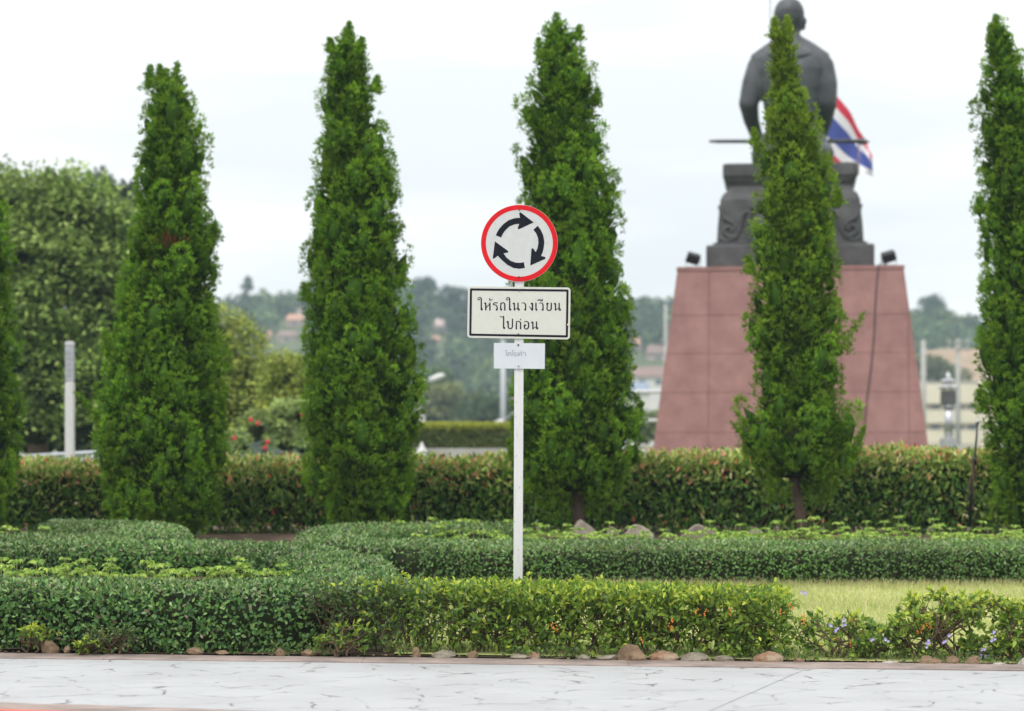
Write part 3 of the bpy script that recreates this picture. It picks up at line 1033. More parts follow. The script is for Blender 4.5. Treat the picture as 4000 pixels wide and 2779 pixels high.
# ------------------------------------------------------------------ red-tipped tall hedge
def photinia():
    y0, half, H = 33.45, 0.45, 1.08
    x0, x1 = -9.5, 9.5
    n = 50000
    pos, N, s = hedge_surface([(x0, y0), (x1, y0)], half, H, n)
    k = (N[:, 1] < 0.5) | (rng.uniform(0, 1, len(pos)) < .25)
    pos, N = pos[k], N[k]
    n = len(pos)
    top = pos[:, 2] / H
    pos = pos + N * (fbm(pos, 2.1) * 0.06 - rng.uniform(0, 1, n) ** 1.4 * 0.18)[:, None]
    pos[:, 2] += (top > .85) * rng.uniform(-.05, .07, n)
    pos[:, 2] += 0.52 + np.clip(pos[:, 2], 0, 1) * .0125 * pos[:, 0] - .06
    D = unit(rand_dir(n) * 0.8 + N * 0.4 + [0, 0, 0.75])
    NN = unit(N + rand_dir(n) * 0.8)
    green = pick([(0.065, 0.18, 0.025), (0.10, 0.25, 0.03), (0.18, 0.35, 0.045), (0.03, 0.085, 0.015), (0.26, 0.38, 0.06)], n, [.3, .3, .2, .08, .12])
    warm = pick([(0.66, 0.66, 0.22), (0.85, 0.42, 0.22), (0.80, 0.24, 0.15), (0.52, 0.62, 0.14), (0.60, 0.10, 0.08), (0.85, 0.76, 0.42)], n, [.3, .17, .08, .27, .03, .15])
    young = pick([(0.30, 0.46, 0.08), (0.46, 0.58, 0.13), (0.17, 0.34, 0.05)], n)
    green = np.where((rng.uniform(0, 1, n) < np.clip((top - .2) * 1.15, 0, .85))[:, None], young, green)
    patch = fbm(pos, 1.9)
    pw = np.clip(0.025 + 0.06 * (top - .3) + (top > .66) * (0.20 + .26 * (top > .93)) + 0.10 * (patch > .42), 0, 1)
    mw_ = rng.uniform(0, 1, n) < pw
    colr = np.where(mw_[:, None], warm, green)
    ln = rng.uniform(0.07, 0.12, n)
    V, Fc, C = leaves(pos, D, NN, ln, ln * .36, colr, six=True, fold=.5, droop=.12)
    root = empty('tall_hedge', (0, y0, .52), 'tall green hedge with reddish young leaves running behind the row of conifers', 'hedge')
    link('leaves', np_mesh('leaves', V, Fc, C), M_phot, root)['kind'] = 'stuff'
    # inner mass
    bm = bmesh.new()
    xs = np.linspace(x0, x1, 60)
    rings = []
    for xx in xs:
        wob = .05 * noise.noise((xx * 1.3, 0, 0))
        rings.append([bm.verts.new((xx, y0 + yy, .5 + zz_ + (wob + .0125 * xx - .07) * (zz_ > .5))) for yy, zz_ in ((-.26 + wob, .12), (-.3, .8), (-.2, .99), (.25, .99), (.3, .12))])
    for a, b in zip(rings[:-1], rings[1:]):
        for k in range(4):
            bm.faces.new((a[k], a[k + 1], b[k + 1], b[k]))
    link('inner_twigs', bm_mesh('inner_twigs', bm), M_core, root)
    segs = []
    for _ in range(420):
        xx = rng.uniform(x0, x1); yy = y0 + rng.uniform(-.38, .1)
        a = np.array([xx, yy, .5]); 
        for j in range(3):
            b = a + [rng.normal() * .07, rng.normal() * .03, rng.uniform(.12, .3)]
            segs.append((a, b, .011 - .003 * j, .009 - .003 * j)); a = b
    V, Fc = tubes_np(segs, 4)
    link('stems', np_mesh('stems', V, Fc), M_twig, root)['kind'] = 'stuff'


photinia()


# ------------------------------------------------------------------ shrubs with open branching
YG = [(0.46, 0.54, 0.055), (0.56, 0.62, 0.08), (0.32, 0.44, 0.05)]
MG = [(0.16, 0.28, 0.035), (0.22, 0.35, 0.04), (0.11, 0.20, 0.035), (0.28, 0.38, 0.05)]
DG = [(0.085, 0.165, 0.045), (0.06, 0.115, 0.035), (0.13, 0.22, 0.06), (0.20, 0.27, 0.12)]


def bush_geo(cx, cy, gzv, rx, ry, H, nst, ntw, yf=0.5, darkf=0.0, lean=0, leaf=0.052, low=0.12, flat=True, topbias=1.0):
    """returns segs, leaf arrays"""
    segs, LP, LD, LC, LH = [], [], [], [], []
    base = np.array([cx, cy, gzv - 0.02])
    for i in range(nst):
        a0 = rng.uniform(0, 2 * np.pi)
        foot = base + [math.cos(a0) * .05, math.sin(a0) * .04, 0]
        mid = foot + [rng.uniform(-1, 1) * rx * .45 + lean * .2, rng.uniform(-1, 1) * ry * .45, H * rng.uniform(.3, .5)]
        r0 = rng.uniform(.008, .016)
        kink = (foot + mid) / 2 + rng.normal(size=3) * [.03, .02, .01]
        segs += [(foot, kink, r0, r0 * .8), (kink, mid, r0 * .8, r0 * .62)]
        for j in range(rng.integers(3, 5)):
            start = kink if rng.uniform() < .3 else mid
            ang = rng.uniform(0, 2 * np.pi); rr = rng.uniform(.4, 1) ** .5
            hh = H * (rng.uniform(low, .95) ** (1 / topbias))
            t = base + [math.cos(ang) * rx * rr + lean * hh, math.sin(ang) * ry * rr, hh]
            m2 = (start + t) / 2 + rng.normal(size=3) * [.04, .03, .02] + [0, 0, .02]
            segs += [(start, m2, r0 * .5, r0 * .38), (m2, t, r0 * .38, r0 * .25)]
            for k in range(ntw):
                st = m2 + (t - m2) * rng.uniform(0, 1)
                dv = unit((t - mid)[None])[0] * .6 + rng.normal(size=3) * .6 + [0, 0, .45]
                dv /= np.linalg.norm(dv)
                ln = rng.uniform(.07, .17)
                en = st + dv * ln
                if flat: en[2] = min(en[2], gzv + H * (1 + .05 * rng.normal()))
                en[2] = max(en[2], gzv + .02)
                segs.append((st, en, r0 * .2 + .001, .0014))
                nl = rng.integers(6, 11)
                fr = rng.uniform(.25, 1, nl) ** .7
                for f in fr:
                    LP.append(st + (en - st) * f)
                    LD.append(dv * .55 + rng.normal(size=3) * .75)
                    LH.append(((st + (en - st) * f)[2] - gzv) / H * (0.75 + .25 * f))
    return segs, np.array(LP), np.array(LD), np.array(LH)


def gold_colors(h, yf=1.0, darkf=0.0):
    n = len(h)
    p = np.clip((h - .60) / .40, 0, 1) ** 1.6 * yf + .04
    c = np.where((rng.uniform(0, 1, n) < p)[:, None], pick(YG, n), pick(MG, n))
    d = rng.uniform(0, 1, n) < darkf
    return np.where(d[:, None], pick(DG, n), c)


def gold_leaves(LP, LD, LH, leaf, yf, darkf):
    n = len(LP)
    c = gold_colors(LH, yf, darkf)
    ln = leaf * rng.uniform(.65, 1.3, n)
    return leaves(LP, LD, unit(rand_dir(n) * .8 + [0, -.35, .75]), ln, ln * .46, c, six=True, fold=.4, droop=.15)


def berries(root, pts, name='berry_cluster'):
    for p in pts:
        bm = bmesh.new()
        for k in range(6):
            M = Matrix.Translation(Vector(p) + Vector((random.uniform(-.02, .02), random.uniform(-.02, .02), -k * .008 + random.uniform(-.004, .004))))
            bmesh.ops.create_icosphere(bm, subdivisions=1, radius=.006, matrix=M)
        link(name, bm_mesh(name, bm, True), M_berry, root)


def flowers(root, pts, r=.014, m=None, name='flower'):
    for p in pts:
        bm = bmesh.new()
        for q in range(3):
            c = Vector(p) + Vector((random.uniform(-.02, .02), random.uniform(-.02, .0), random.uniform(-.015, .015)))
            cv = bm.verts.new(c)
            ring = []
            for k in range(10):
                a = k * math.pi / 5
                rr = r * (1 if k % 2 else .55)
                ring.append(bm.verts.new(c + Vector((rr * math.cos(a), -.008, rr * math.sin(a)))))
            for k in range(10):
                bm.faces.new((cv, ring[k], ring[(k + 1) % 10]))
        link(name, bm_mesh(name, bm), m or M_flower_l, root)


def make_bush(name, cx, H, rx, ry, nst, ntw, label, yf=1, darkf=0, lean=0, leaf=.05, fl=(), be=(), cy=None, group=None, low=.12, topbias=1, cat='shrub'):
    cy = cy or float(edge_y(cx)) + .28
    g = float(gz(cy))
    segs, LP, LD, LH = bush_geo(cx, cy, g, rx, ry, H, nst, ntw, lean=lean, low=low, topbias=topbias)
    root = empty(name, (cx, cy, g), label, cat, group)
    V, Fc = tubes_np(segs, 5)
    link('stems', np_mesh('stems', V, Fc, smooth=True), M_twig, root)['kind'] = 'stuff'
    V, Fc, C = gold_leaves(LP, LD, LH, leaf, yf, darkf)
    link('leaves', np_mesh('leaves', V, Fc, C), M_gold, root)['kind'] = 'stuff'
    berries(root, [P(px, py, cy - ry * .8) for px, py in be])
    flowers(root, [P(px, py, cy - ry * .85) for px, py in fl])
    return root


# golden hedge: many shrubs grown together into one hedge
def golden_hedge():
    segs, LPs, LDs, LHs, dk = [], [], [], [], []
    xs = np.linspace(-1.4, 2.02, 23)
    for i, cx in enumerate(xs):
        cy = float(edge_y(cx)) + .30 + rng.normal() * .03
        g = float(gz(cy))
        t = i / 22
        H = .57 - 0.045 * t
        s, a, b, h = bush_geo(cx + rng.normal() * .03, cy, g, .19, .26, H, 3, 5, low=.10, topbias=1.25)
        segs += s
        LPs.append(a); LDs.append(b); LHs.append(h)
        dk.append(np.full(len(a), np.clip(.95 - t * 2.3, 0, 1)))
    LP = np.concatenate(LPs); LD = np.concatenate(LDs); LH = np.concatenate(LHs); dk = np.concatenate(dk)
    # a dense top layer of young leaves
    m = 4200
    tx = rng.uniform(-1.4, 2.1, m); ty = edge_y(tx) + .31 + rng.uniform(-.28, .28, m)
    tz = gz(ty) + .55 - .05 * (tx < -1.0) - .045 * np.clip((tx + 1.3) / 3.4, 0, 1) - rng.uniform(0, 1, m) ** 1.6 * .13
    LP = np.concatenate([LP, np.stack([tx, ty, tz], 1)])
    LD = np.concatenate([LD, rng.normal(size=(m, 3)) * .8 + [0, 0, .8]])
    LH = np.concatenate([LH, rng.uniform(.6, 1, m)])
    dk = np.concatenate([dk, np.clip(.92 - (tx + 1.3) / 3.4 * 2.6, 0, 1)])
    # denser, darker middle layer
    m = 5000
    tx = rng.uniform(-1.4, 2.1, m); ty = edge_y(tx) + .30 + rng.uniform(-.27, .26, m)
    tz = gz(ty) + rng.uniform(.03, .52, m)
    LP = np.concatenate([LP, np.stack([tx, ty, tz], 1)])
    LD = np.concatenate([LD, rng.normal(size=(m, 3)) + [0, -.2, .4]])
    LH = np.concatenate([LH, (tz - gz(ty)) / .6])
    dk = np.concatenate([dk, np.clip(.95 - (tx + 1.3) / 3.4 * 2.4, 0, 1)])
    n = len(LP)
    c = gold_colors(LH, .8, 0)
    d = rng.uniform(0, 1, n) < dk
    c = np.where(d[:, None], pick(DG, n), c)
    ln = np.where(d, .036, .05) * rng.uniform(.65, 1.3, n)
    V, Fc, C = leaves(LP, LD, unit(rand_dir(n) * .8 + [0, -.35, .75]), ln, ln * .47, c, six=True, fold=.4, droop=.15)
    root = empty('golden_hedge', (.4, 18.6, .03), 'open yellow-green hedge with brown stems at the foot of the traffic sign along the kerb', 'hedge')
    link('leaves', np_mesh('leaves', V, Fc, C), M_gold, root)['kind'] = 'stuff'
    V, Fc = tubes_np(segs, 5)
    link('stems', np_mesh('stems', V, Fc, smooth=True), M_twig, root)['kind'] = 'stuff'
    berries(root, [P(px, py, 17.95) for px, py in ((2163, 2436), (2172, 2446), (2622, 2416), (2618, 2444), (2725, 2382), (2758, 2384), (2850, 2380), (3055, 2380), (3088, 2362), (3136, 2400), (3140, 2420), (2500, 2490))])
    flowers(root, [P(3137, 2320, 17.9)])


golden_hedge()
GR = 'loose yellow-green shrubs at the right end of the kerb'
make_bush('low_shrub', 2.42, .34, .30, .22, 7, 4, 'loose low shrub with lilac flowers, just right of the golden hedge end', yf=.8, darkf=.12, fl=[(3240, 2443), (3271, 2460), (3297, 2447), (3300, 2425)], be=[(3322, 2408), (3262, 2482), (3320, 2505)], group=GR, low=.1)
make_bush('low_shrub', 2.78, .25, .22, .2, 5, 4, 'low sprawling shrub with one lilac flower cluster, beside a thin pale stone', yf=.6, darkf=.15, fl=[(3404, 2497)], group=GR, low=.1)
make_bush('low_shrub', 3.02, .38, .2, .2, 6, 4, 'small upright shrub with two dark stems, left of the umbrella-shaped shrub', yf=1.0, fl=[(3467, 2498)], be=[(3590, 2455)], group=GR, low=.25)
make_bush('umbrella_shrub', 3.28, .50, .34, .24, 7, 5, 'spreading umbrella-shaped shrub on a forked trunk above tan stones', yf=.95, fl=[(3700, 2482), (3632, 2505), (3687, 2506), (3622, 2520)], be=[(3610, 2438), (3630, 2434)], group=GR, low=.45, topbias=1.5)
make_bush('umbrella_shrub', 3.86, .50, .3, .24, 7, 5, 'tall shrub cut by the right edge of the photo', yf=1.0, fl=[(3885, 2466), (3880, 2500)], group=GR, low=.3)
make_bush('low_shrub', 3.60, .16, .2, .15, 5, 3, 'ankle-high weedy shrub with lilac flowers between the two tall right shrubs', yf=.4, darkf=.1, fl=[(3820, 2564), (3847, 2568), (3858, 2598), (3842, 2540)], group=GR, low=.2, leaf=.06)
# bright sprigs in the dark hedge foot
SPR = [(175, 2480), (320, 2520), (160, 2395), (470, 2550)]
make_bush('sprig', -3.72, .19, .10, .05, 3, 2, 'yellow-green sprig growing out of the dark front hedge above the tan rock', yf=1.5, cy=18.80, group='bright sprigs at the foot of the dark hedge', cat='plant')
make_bush('sprig', -3.28, .10, .06, .05, 2, 3, 'short yellow-green sprig at the foot of the dark front hedge, right of the tan rock', yf=1.5, cy=18.66, group='bright sprigs at the foot of the dark hedge', cat='plant')
make_bush('sprig', -3.08, .19, .16, .08, 5, 4, 'dull grey-green weed leaning on the dark front hedge', yf=0, darkf=.9, cy=18.66, leaf=.03, group='bright sprigs at the foot of the dark hedge', cat='plant')
make_bush('sprig', -1.30, .24, .15, .06, 3, 2, 'loose light green sprig on the dark front hedge near its right end', yf=.7, cy=18.44, group='bright sprigs at the foot of the dark hedge', cat='plant')
print('golden done')

# ------------------------------------------------------------------ lawn blades
def grass():
    n = 95000
    x = rng.uniform(-1.0, 8, n); y = rng.uniform(17.5, 24.9, n)
    e = edge_y(x) + .15
    k = (y > e)
    x, y = x[k], y[k]
    # more, longer blades against the far hedge
    m = 3500
    x = np.concatenate([x, rng.uniform(-1, 8, m)]); y = np.concatenate([y, rng.uniform(24.6, 24.92, m)])
    n = len(x)
    z = gz(y) + .008
    tall = y > 24.6
    h = rng.uniform(.03, .075, n) * np.where(tall, 1.45, 1) * np.where(rng.uniform(0, 1, n) < .02, 1.8, 1)
    patch = fbm(np.stack([x, y, z * 0], 1), 1.3)
    base = pick([(0.50, 0.54, 0.20), (0.60, 0.60, 0.29), (0.40, 0.49, 0.15), (0.64, 0.57, 0.36), (0.33, 0.39, 0.12)], n, [.3, .27, .2, .13, .1])
    base *= (1 + .14 * patch)[:, None]
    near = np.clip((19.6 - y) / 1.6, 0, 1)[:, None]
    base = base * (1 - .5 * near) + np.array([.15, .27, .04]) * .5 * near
    a = rng.uniform(0, 2 * np.pi, n)
    P0 = np.stack([x, y, z], 1)
    wv = np.stack([np.cos(a), np.sin(a), a * 0], 1) * rng.uniform(.003, .006, (n, 1))
    tip = P0 + np.stack([rng.normal(size=n) * .35, rng.normal(size=n) * .3, np.ones(n)], 1) * h[:, None]
    V = np.stack([P0 - wv, P0 + wv, tip], 1).reshape(-1, 3)
    Fc = np.arange(3 * n).reshape(-1, 3)
    C = np.repeat(base, 3, 0).reshape(n, 3, 3)
    C[tall, 2] = C[tall, 2] * .5 + np.array([.42, .32, .2]) * .5
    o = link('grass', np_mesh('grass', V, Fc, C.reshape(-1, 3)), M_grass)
    tag(o, 'pale yellow-green lawn grass between the kerb shrubs and the long clipped hedge', 'grass', kind='stuff')


grass()

# ------------------------------------------------------------------ rocks
def rock(cx, y, w, h, label, m, d=None, gable=False, grp='stones along the kerb'):
    g = bedz(cx, y)
    bm = bmesh.new()
    bmesh.ops.create_icosphere(bm, subdivisions=3, radius=.5)
    sd_ = random.uniform(0, 99)
    planes = [(Vector((random.uniform(-1, 1), random.uniform(-1, .6), random.uniform(-.1, 1))).normalized(), random.uniform(.27, .4)) for _ in range(8)]
    if gable:
        planes = [(Vector((-.62, 0, .78)), .22), (Vector((.5, 0, .86)), .22), (Vector((0, -1, .1)).normalized(), .25)]
    for v in bm.verts:
        c = v.co.copy()
        for pn, pd in planes:
            q = c.dot(pn)
            if q > pd: c -= pn * (q - pd) * .92
        c *= 1 + .1 * noise.noise(c * 3.5 + Vector((sd_, 0, 0)))
        v.co = Vector((c.x * w * 1.15, c.y * (d or w * .7) * 1.15, (c.z + .18) * h * 1.45))
    bmesh.ops.rotate(bm, verts=bm.verts, cent=(0, 0, 0), matrix=Matrix.Rotation(random.uniform(-.3, .3) if not gable else 0, 3, 'Z'))
    me = bm_mesh('rock', bm)
    me.polygons.foreach_set('use_smooth', [False] * len(me.polygons))
    me.materials.append(m)
    o = bpy.data.objects.new('rock', me)
    COL.objects.link(o)
    o.location = (cx, y, g)
    tag(o, label, 'rock', grp)


FR = [(196, 65, 52, 0, 'tan blocky rock at the foot of the dark hedge, leftmost of the kerb stones'),
      (262, 30, 26, 0, 'small dark tan stone just right of the leftmost tan rock'),
      (767, 70, 22, 0, 'low brown stone under the dark hedge, first one right of the grey weed'),
      (869, 55, 14, 0, 'flat brown sliver of stone under the dark hedge'),
      (1097, 40, 22, 0, 'small brown stone under the dark hedge, left of the orange-brown one'),
      (1208, 62, 24, 0, 'orange-brown stone under the right part of the dark hedge'),
      (1628, 30, 40, 0, 'small upright brown stone where the dark hedge turns golden'),
      (1732, 92, 30, 1, 'rounded grey-tan rock in the dark gap left of the sign post'),
      (1845, 44, 24, 0, 'small reddish stone left of the sign post foot'),
      (2030, 90, 18, 1, 'flat grey rock right under the sign post'),
      (2092, 46, 26, 2, 'small rust-veined rock just right of the sign post'),
      (2278, 56, 20, 1, 'small grey stone between sign post and the slanted slab rock'),
      (2375, 95, 20, 1, 'flat long grey stone left of the slanted slab rock'),
      (2468, 108, 72, 0, 'big slanted brown slab rock under the golden hedge'),
      (2595, 100, 42, 2, 'rust-and-cream blocky rock, right of the slanted slab'),
      (2712, 98, 40, 1, 'rounded grey rock, second right of the slanted slab'),
      (2830, 80, 24, 1, 'low grey stone right of the rounded grey rock'),
      (2994, 116, 44, 2, 'large rust-brown flat-topped rock in front of the thick shrub trunk'),
      (3118, 50, 22, 0, 'small brown stone at the end of the golden hedge'),
      (3480, 76, 14, 3, 'thin pale stone under the low shrubs'),
      (3628, 96, 38, 0, 'wide tan rock under the umbrella-shaped shrub'),
      (3716, 62, 38, 0, 'pointed tan rock right of the wide tan one'),
      (3803, 60, 40, 0, 'tan wedge-shaped rock near the right end'),
      (3905, 62, 14, 3, 'flat white stone near the right edge'),
      (3998, 40, 32, 3, 'pale rounded rock cut by the right edge of the photo')]
for px, wpx, hpx, mi, lb in FR:
    xx = (px - 2000) / F * 18.2
    yy = float(edge_y(xx)) + .005
    s = yy / F
    rock((px - 2000) / F * yy, yy, wpx * s, hpx * s, lb, ROCKM[mi])
BR = [(2278, 95, 48, 1, 'tan rock beside the bare trunk foot behind the long hedge', 30.0, False), (2394, 62, 34, 1, 'small tan rock in the rear bed, second from the bare trunk', 29.6, False),
      (2497, 130, 38, 1, 'wide low grey rock in the rear bed', 29.6, False), (2729, 140, 64, 1, 'gable-shaped grey rock in the rear bed', 29.6, True),
      (2955, 100, 34, 1, 'low grey rock in the rear bed left of the leaning trunk', 29.6, False), (3243, 130, 26, 0, 'flat tan rock in the rear bed right of the leaning trunk', 29.0, False)]
for px, wpx, hpx, mi, lb, dd, gb in BR:
    s = dd / F
    rock((px - 2000) * s, dd, wpx * s, hpx * s * 1.3 + .05, lb, ROCKM[mi], gable=gb, grp='rocks in the rear bed')
# dead leaves and litter along the kerb
bm = bmesh.new()
for _ in range(170):
    xx = random.uniform(-4.4, 4.2); yy = float(edge_y(xx)) - random.uniform(0, .12) ** 1.0 + .02
    a = random.uniform(0, 6.28); l = random.uniform(.008, .026)
    z = .024
    p = [Vector((xx + math.cos(a + t) * l * s_, yy + math.sin(a + t) * l * s_, z + random.uniform(0, .008))) for t, s_ in ((0, 1), (1.57, .4), (3.14, 1), (4.71, .4))]
    bm.faces.new([bm.verts.new(q) for q in p])
tag(link('leaf_litter', bm_mesh('leaf_litter', bm), mat('dry_leaf', (0.4, 0.28, 0.15), (0.2, .12, .07), .9, scale=30)), 'dry leaf scraps scattered along the brown kerb', 'litter', kind='stuff')

n = 5200
wx = rng.uniform(-4.6, 4.3, n)
cl = fbm(np.stack([wx * 2.2, wx * 0, wx * 1.3], 1), 1.0)
wk = rng.uniform(0, 1, n) < np.clip(.35 + cl, .08, 1)
wx = wx[wk]; n = len(wx)
wy = edge_y(wx) - .02 + np.abs(rng.normal(size=n)) * .09
wz = .022 + rng.uniform(0, 1, n) ** 2 * .085
wc = pick([(0.07, 0.15, 0.035), (0.14, 0.26, 0.05), (0.05, 0.10, 0.03), (0.26, 0.36, 0.06), (0.22, 0.15, 0.08)], n, [.3, .3, .2, .1, .1])
V, Fc, C = leaves(np.stack([wx, wy, wz], 1), rand_dir(n) + [0, -.2, .5], unit(rand_dir(n) + [0, -.3, .9]), rng.uniform(.018, .042, n), .016, wc, six=False)
tag(link('kerb_weeds', np_mesh('kerb_weeds', V, Fc, C), M_gold), 'low weeds and creeping leaves along the back edge of the kerb', 'weeds', kind='stuff')

# ------------------------------------------------------------------ seedlings
def seedling_proto(k):
    """small light-green plant: tiers of drooping pinnate leaves"""
    r = np.random.default_rng(100 + k)
    H = [0.16, 0.22, 0.28, 0.13][k]
    P0, D, Nn, ln, cc = [], [], [], [], []
    tiers = [2, 3, 4, 2][k]
    for t in range(tiers):
        z = H - .058 * t - .03
        nl = 5 + (t > 0)
        L_ = (.036, .052, .058, .05)[t]
        ox, oy = (0, 0) if t == 0 else r.normal(size=2) * .012
        for i in range(nl):
            a = i * 2 * np.pi / nl + r.uniform(-.4, .4) + t
            rise = (r.uniform(1.0, 1.7) if t == 0 else r.uniform(.3, 1.0))
            d0 = np.array([math.cos(a), math.sin(a), 0])
            for q in range(6):
                f = .2 + q * .16
                side = (-1) ** q
                dr = d0 * .8 + np.array([-math.sin(a), math.cos(a), 0]) * side * .6 + np.array([0, 0, .75 - 1.25 * f])
                P0.append(np.array([ox, oy, z]) + d0 * (L_ * f) + [0, 0, L_ * rise * (f - .55 * f * f) * 1.2])
                D.append(dr if q < 5 else d0 + [0, 0, -.55])
                Nn.append(d0 * .7 + [0, 0, .8] + r.normal(size=3) * .4); ln.append(.038 * (1.15 - .3 * f))
                cc.append(np.array([(.30, .45, .07), (.40, .54, .10), (.20, .34, .06)][r.integers(3)]) * r.uniform(.85, 1.15))
    V, Fc, C = leaves(np.array(P0), np.array(D, float), np.array(Nn, float) + r.normal(size=(len(P0), 3)) * .2, np.array(ln), np.array(ln) * .45, np.array(cc), six=True, fold=.3, droop=.2)
    lm = np_mesh('leaves', V, Fc, C)
    lm.materials.append(M_gold)
    st = tube_mesh('stem', [(0, 0, -.02), (.004, 0, H * .5), (0, 0, H)], [.005, .004, .003], 5)
    st.materials.append(M_stem)
    return lm, st


M_stem = mat('green_stem', (0.28, 0.33, 0.10), (0.24, 0.22, 0.09), .7, scale=20)
PROTO = [seedling_proto(k) for k in range(4)]


def seedling(x, y, k, s, label, group):
    root = empty('seedling', (x, y, bedz(x, y)), label, 'plant', group, rz=random.uniform(0, 6.28))
    for nm, me in (('leaves', PROTO[k][0]), ('stem', PROTO[k][1])):
        o = bpy.data.objects.new(nm, me)
        COL.objects.link(o)
        o.parent = root
        sx = min(1.35, max(1.0 if y > 25 else .85, .75 * s + .15))
        o.scale = (sx, sx, s)
        if nm == 'leaves': o['kind'] = 'stuff'


def s_at(px, ytop, d, k, lab, grp, exag=1.0):
    H = [0.16, 0.22, 0.28, 0.13][k]
    ztop = z_of(ytop, d)
    s = max(.85, min(1.9, (ztop - bedz((px - 2000) / F * d, d)) / H))
    for lim, tx in BINS.get(grp, ()):
        if px < lim:
            lab = lab + tx
            break
    seedling((px - 2000) / F * d, d, k, s, lab, grp)


BINS = {'light green seedlings behind the long clipped hedge': ((2000, ', left of the sign post'), (2560, ' near the bare trunk'), (3080, ', left of the leaning trunk'), (3600, ', right of the leaning trunk'), (9999, ', under the rightmost conifer')),
        'light green seedlings in the bed enclosed by the front left hedge': ((300, ', near the left edge'), (620, ', left of its middle'), (800, ', right of its middle'), (9999, ', at its rounded end'))}
G1 = 'light green seedlings behind the long clipped hedge'
L1 = 'seedling behind the long clipped hedge'
for px, yt in ((1560, 2032), (1590, 2045), (1640, 2050), (1690, 2020), (1715, 2050), (1740, 2036), (1775, 2070), (1805, 2026), (1850, 2030), (1870, 2045), (1900, 2050), (1935, 2070), (1985, 2030), (2060, 2065), (2100, 2042), (2130, 2050), (2170, 2070), (2215, 2045), (2240, 2060), (2270, 2062), (2380, 2036), (2410, 2070), (2465, 2055), (2520, 2075), (2590, 2065)):
    s_at(px, yt, random.uniform(27.2, 28.4), random.choice((1, 1, 2)), L1, G1)
for px, yt in ((2775, 2032), (2840, 2082), (2892, 2045), (2950, 2065), (2990, 2060), (3035, 2032), (3130, 2030), (3180, 2016), (3195, 2070), (3275, 2038), (3300, 2056), (3385, 2034), (3400, 2062), (3455, 2034), (3480, 2060), (3510, 2014), (3530, 2050), (3580, 2060), (3645, 2024), (3668, 2045), (3715, 2062), (3760, 2055), (3835, 2034), (3860, 2060), (3920, 2065), (3965, 2050), (3990, 2066)):
    s_at(px, yt, random.uniform(27.0, 28.2), random.choice((2, 2, 1)), L1, G1)
for _ in range(120):
    px = random.uniform(2650, 4050)
    s_at(px, random.uniform(2066, 2104), random.uniform(26.3, 27.6), random.choice((0, 1, 3)), L1, G1)
for _ in range(36):
    px = random.uniform(1600, 2650)
    s_at(px, random.uniform(2072, 2098), random.uniform(26.5, 27.4), random.choice((0, 1, 3)), L1, G1)
G2 = 'light green seedlings behind the far left hedge'
for px, yt in ((25, 2054), (50, 2062), (95, 2078), (140, 2080), (175, 2056), (285, 2060), (255, 2078), (390, 2074), (10, 2076)):
    s_at(px, yt, random.uniform(27.6, 28.3), random.choice((0, 1)), 'light green seedling peeking over the far left clipped hedge', G2)
G3 = 'light green seedlings in the bed enclosed by the front left hedge'
L3 = 'seedling inside the dark front left hedge'
for px, yt, k in ((5, 2176, 1), (25, 2200, 0), (65, 2184, 1), (95, 2210, 3), (143, 2186, 1), (185, 2215, 0), (215, 2210, 3), (254, 2177, 2), (268, 2200, 0), (240, 2205, 3), (328, 2182, 1), (350, 2205, 0), (378, 2202, 3), (318, 2218, 3), (434, 2178, 2), (425, 2200, 1), (512, 2220, 3), (575, 2188, 1), (605, 2200, 0), (640, 2200, 1), (655, 2222, 3), (710, 2222, 0), (730, 2222, 3), (775, 2218, 0), (822, 2214, 1), (860, 2212, 0), (890, 2225, 3), (905, 2214, 0), (957, 2206, 1), (975, 2222, 0), (1015, 2232, 3), (1050, 2220, 1), (1075, 2232, 3), (1100, 2200, 2), (1125, 2230, 0), (690, 2228, 3), (840, 2230, 3), (470, 2225, 3), (120, 2222, 3), (545, 2215, 3)):
    s_at(px, yt, random.uniform(20.6, 21.5), k, L3, G3)
BINS[G3] = ()
s_at(930, 2176, 20.9, 2, 'tallest light green seedling in the bed enclosed by the dark front left hedge', G3)
s_at(950, 2196, 20.8, 1, L3 + ', at its rounded end', G3)
print('seedlings done')

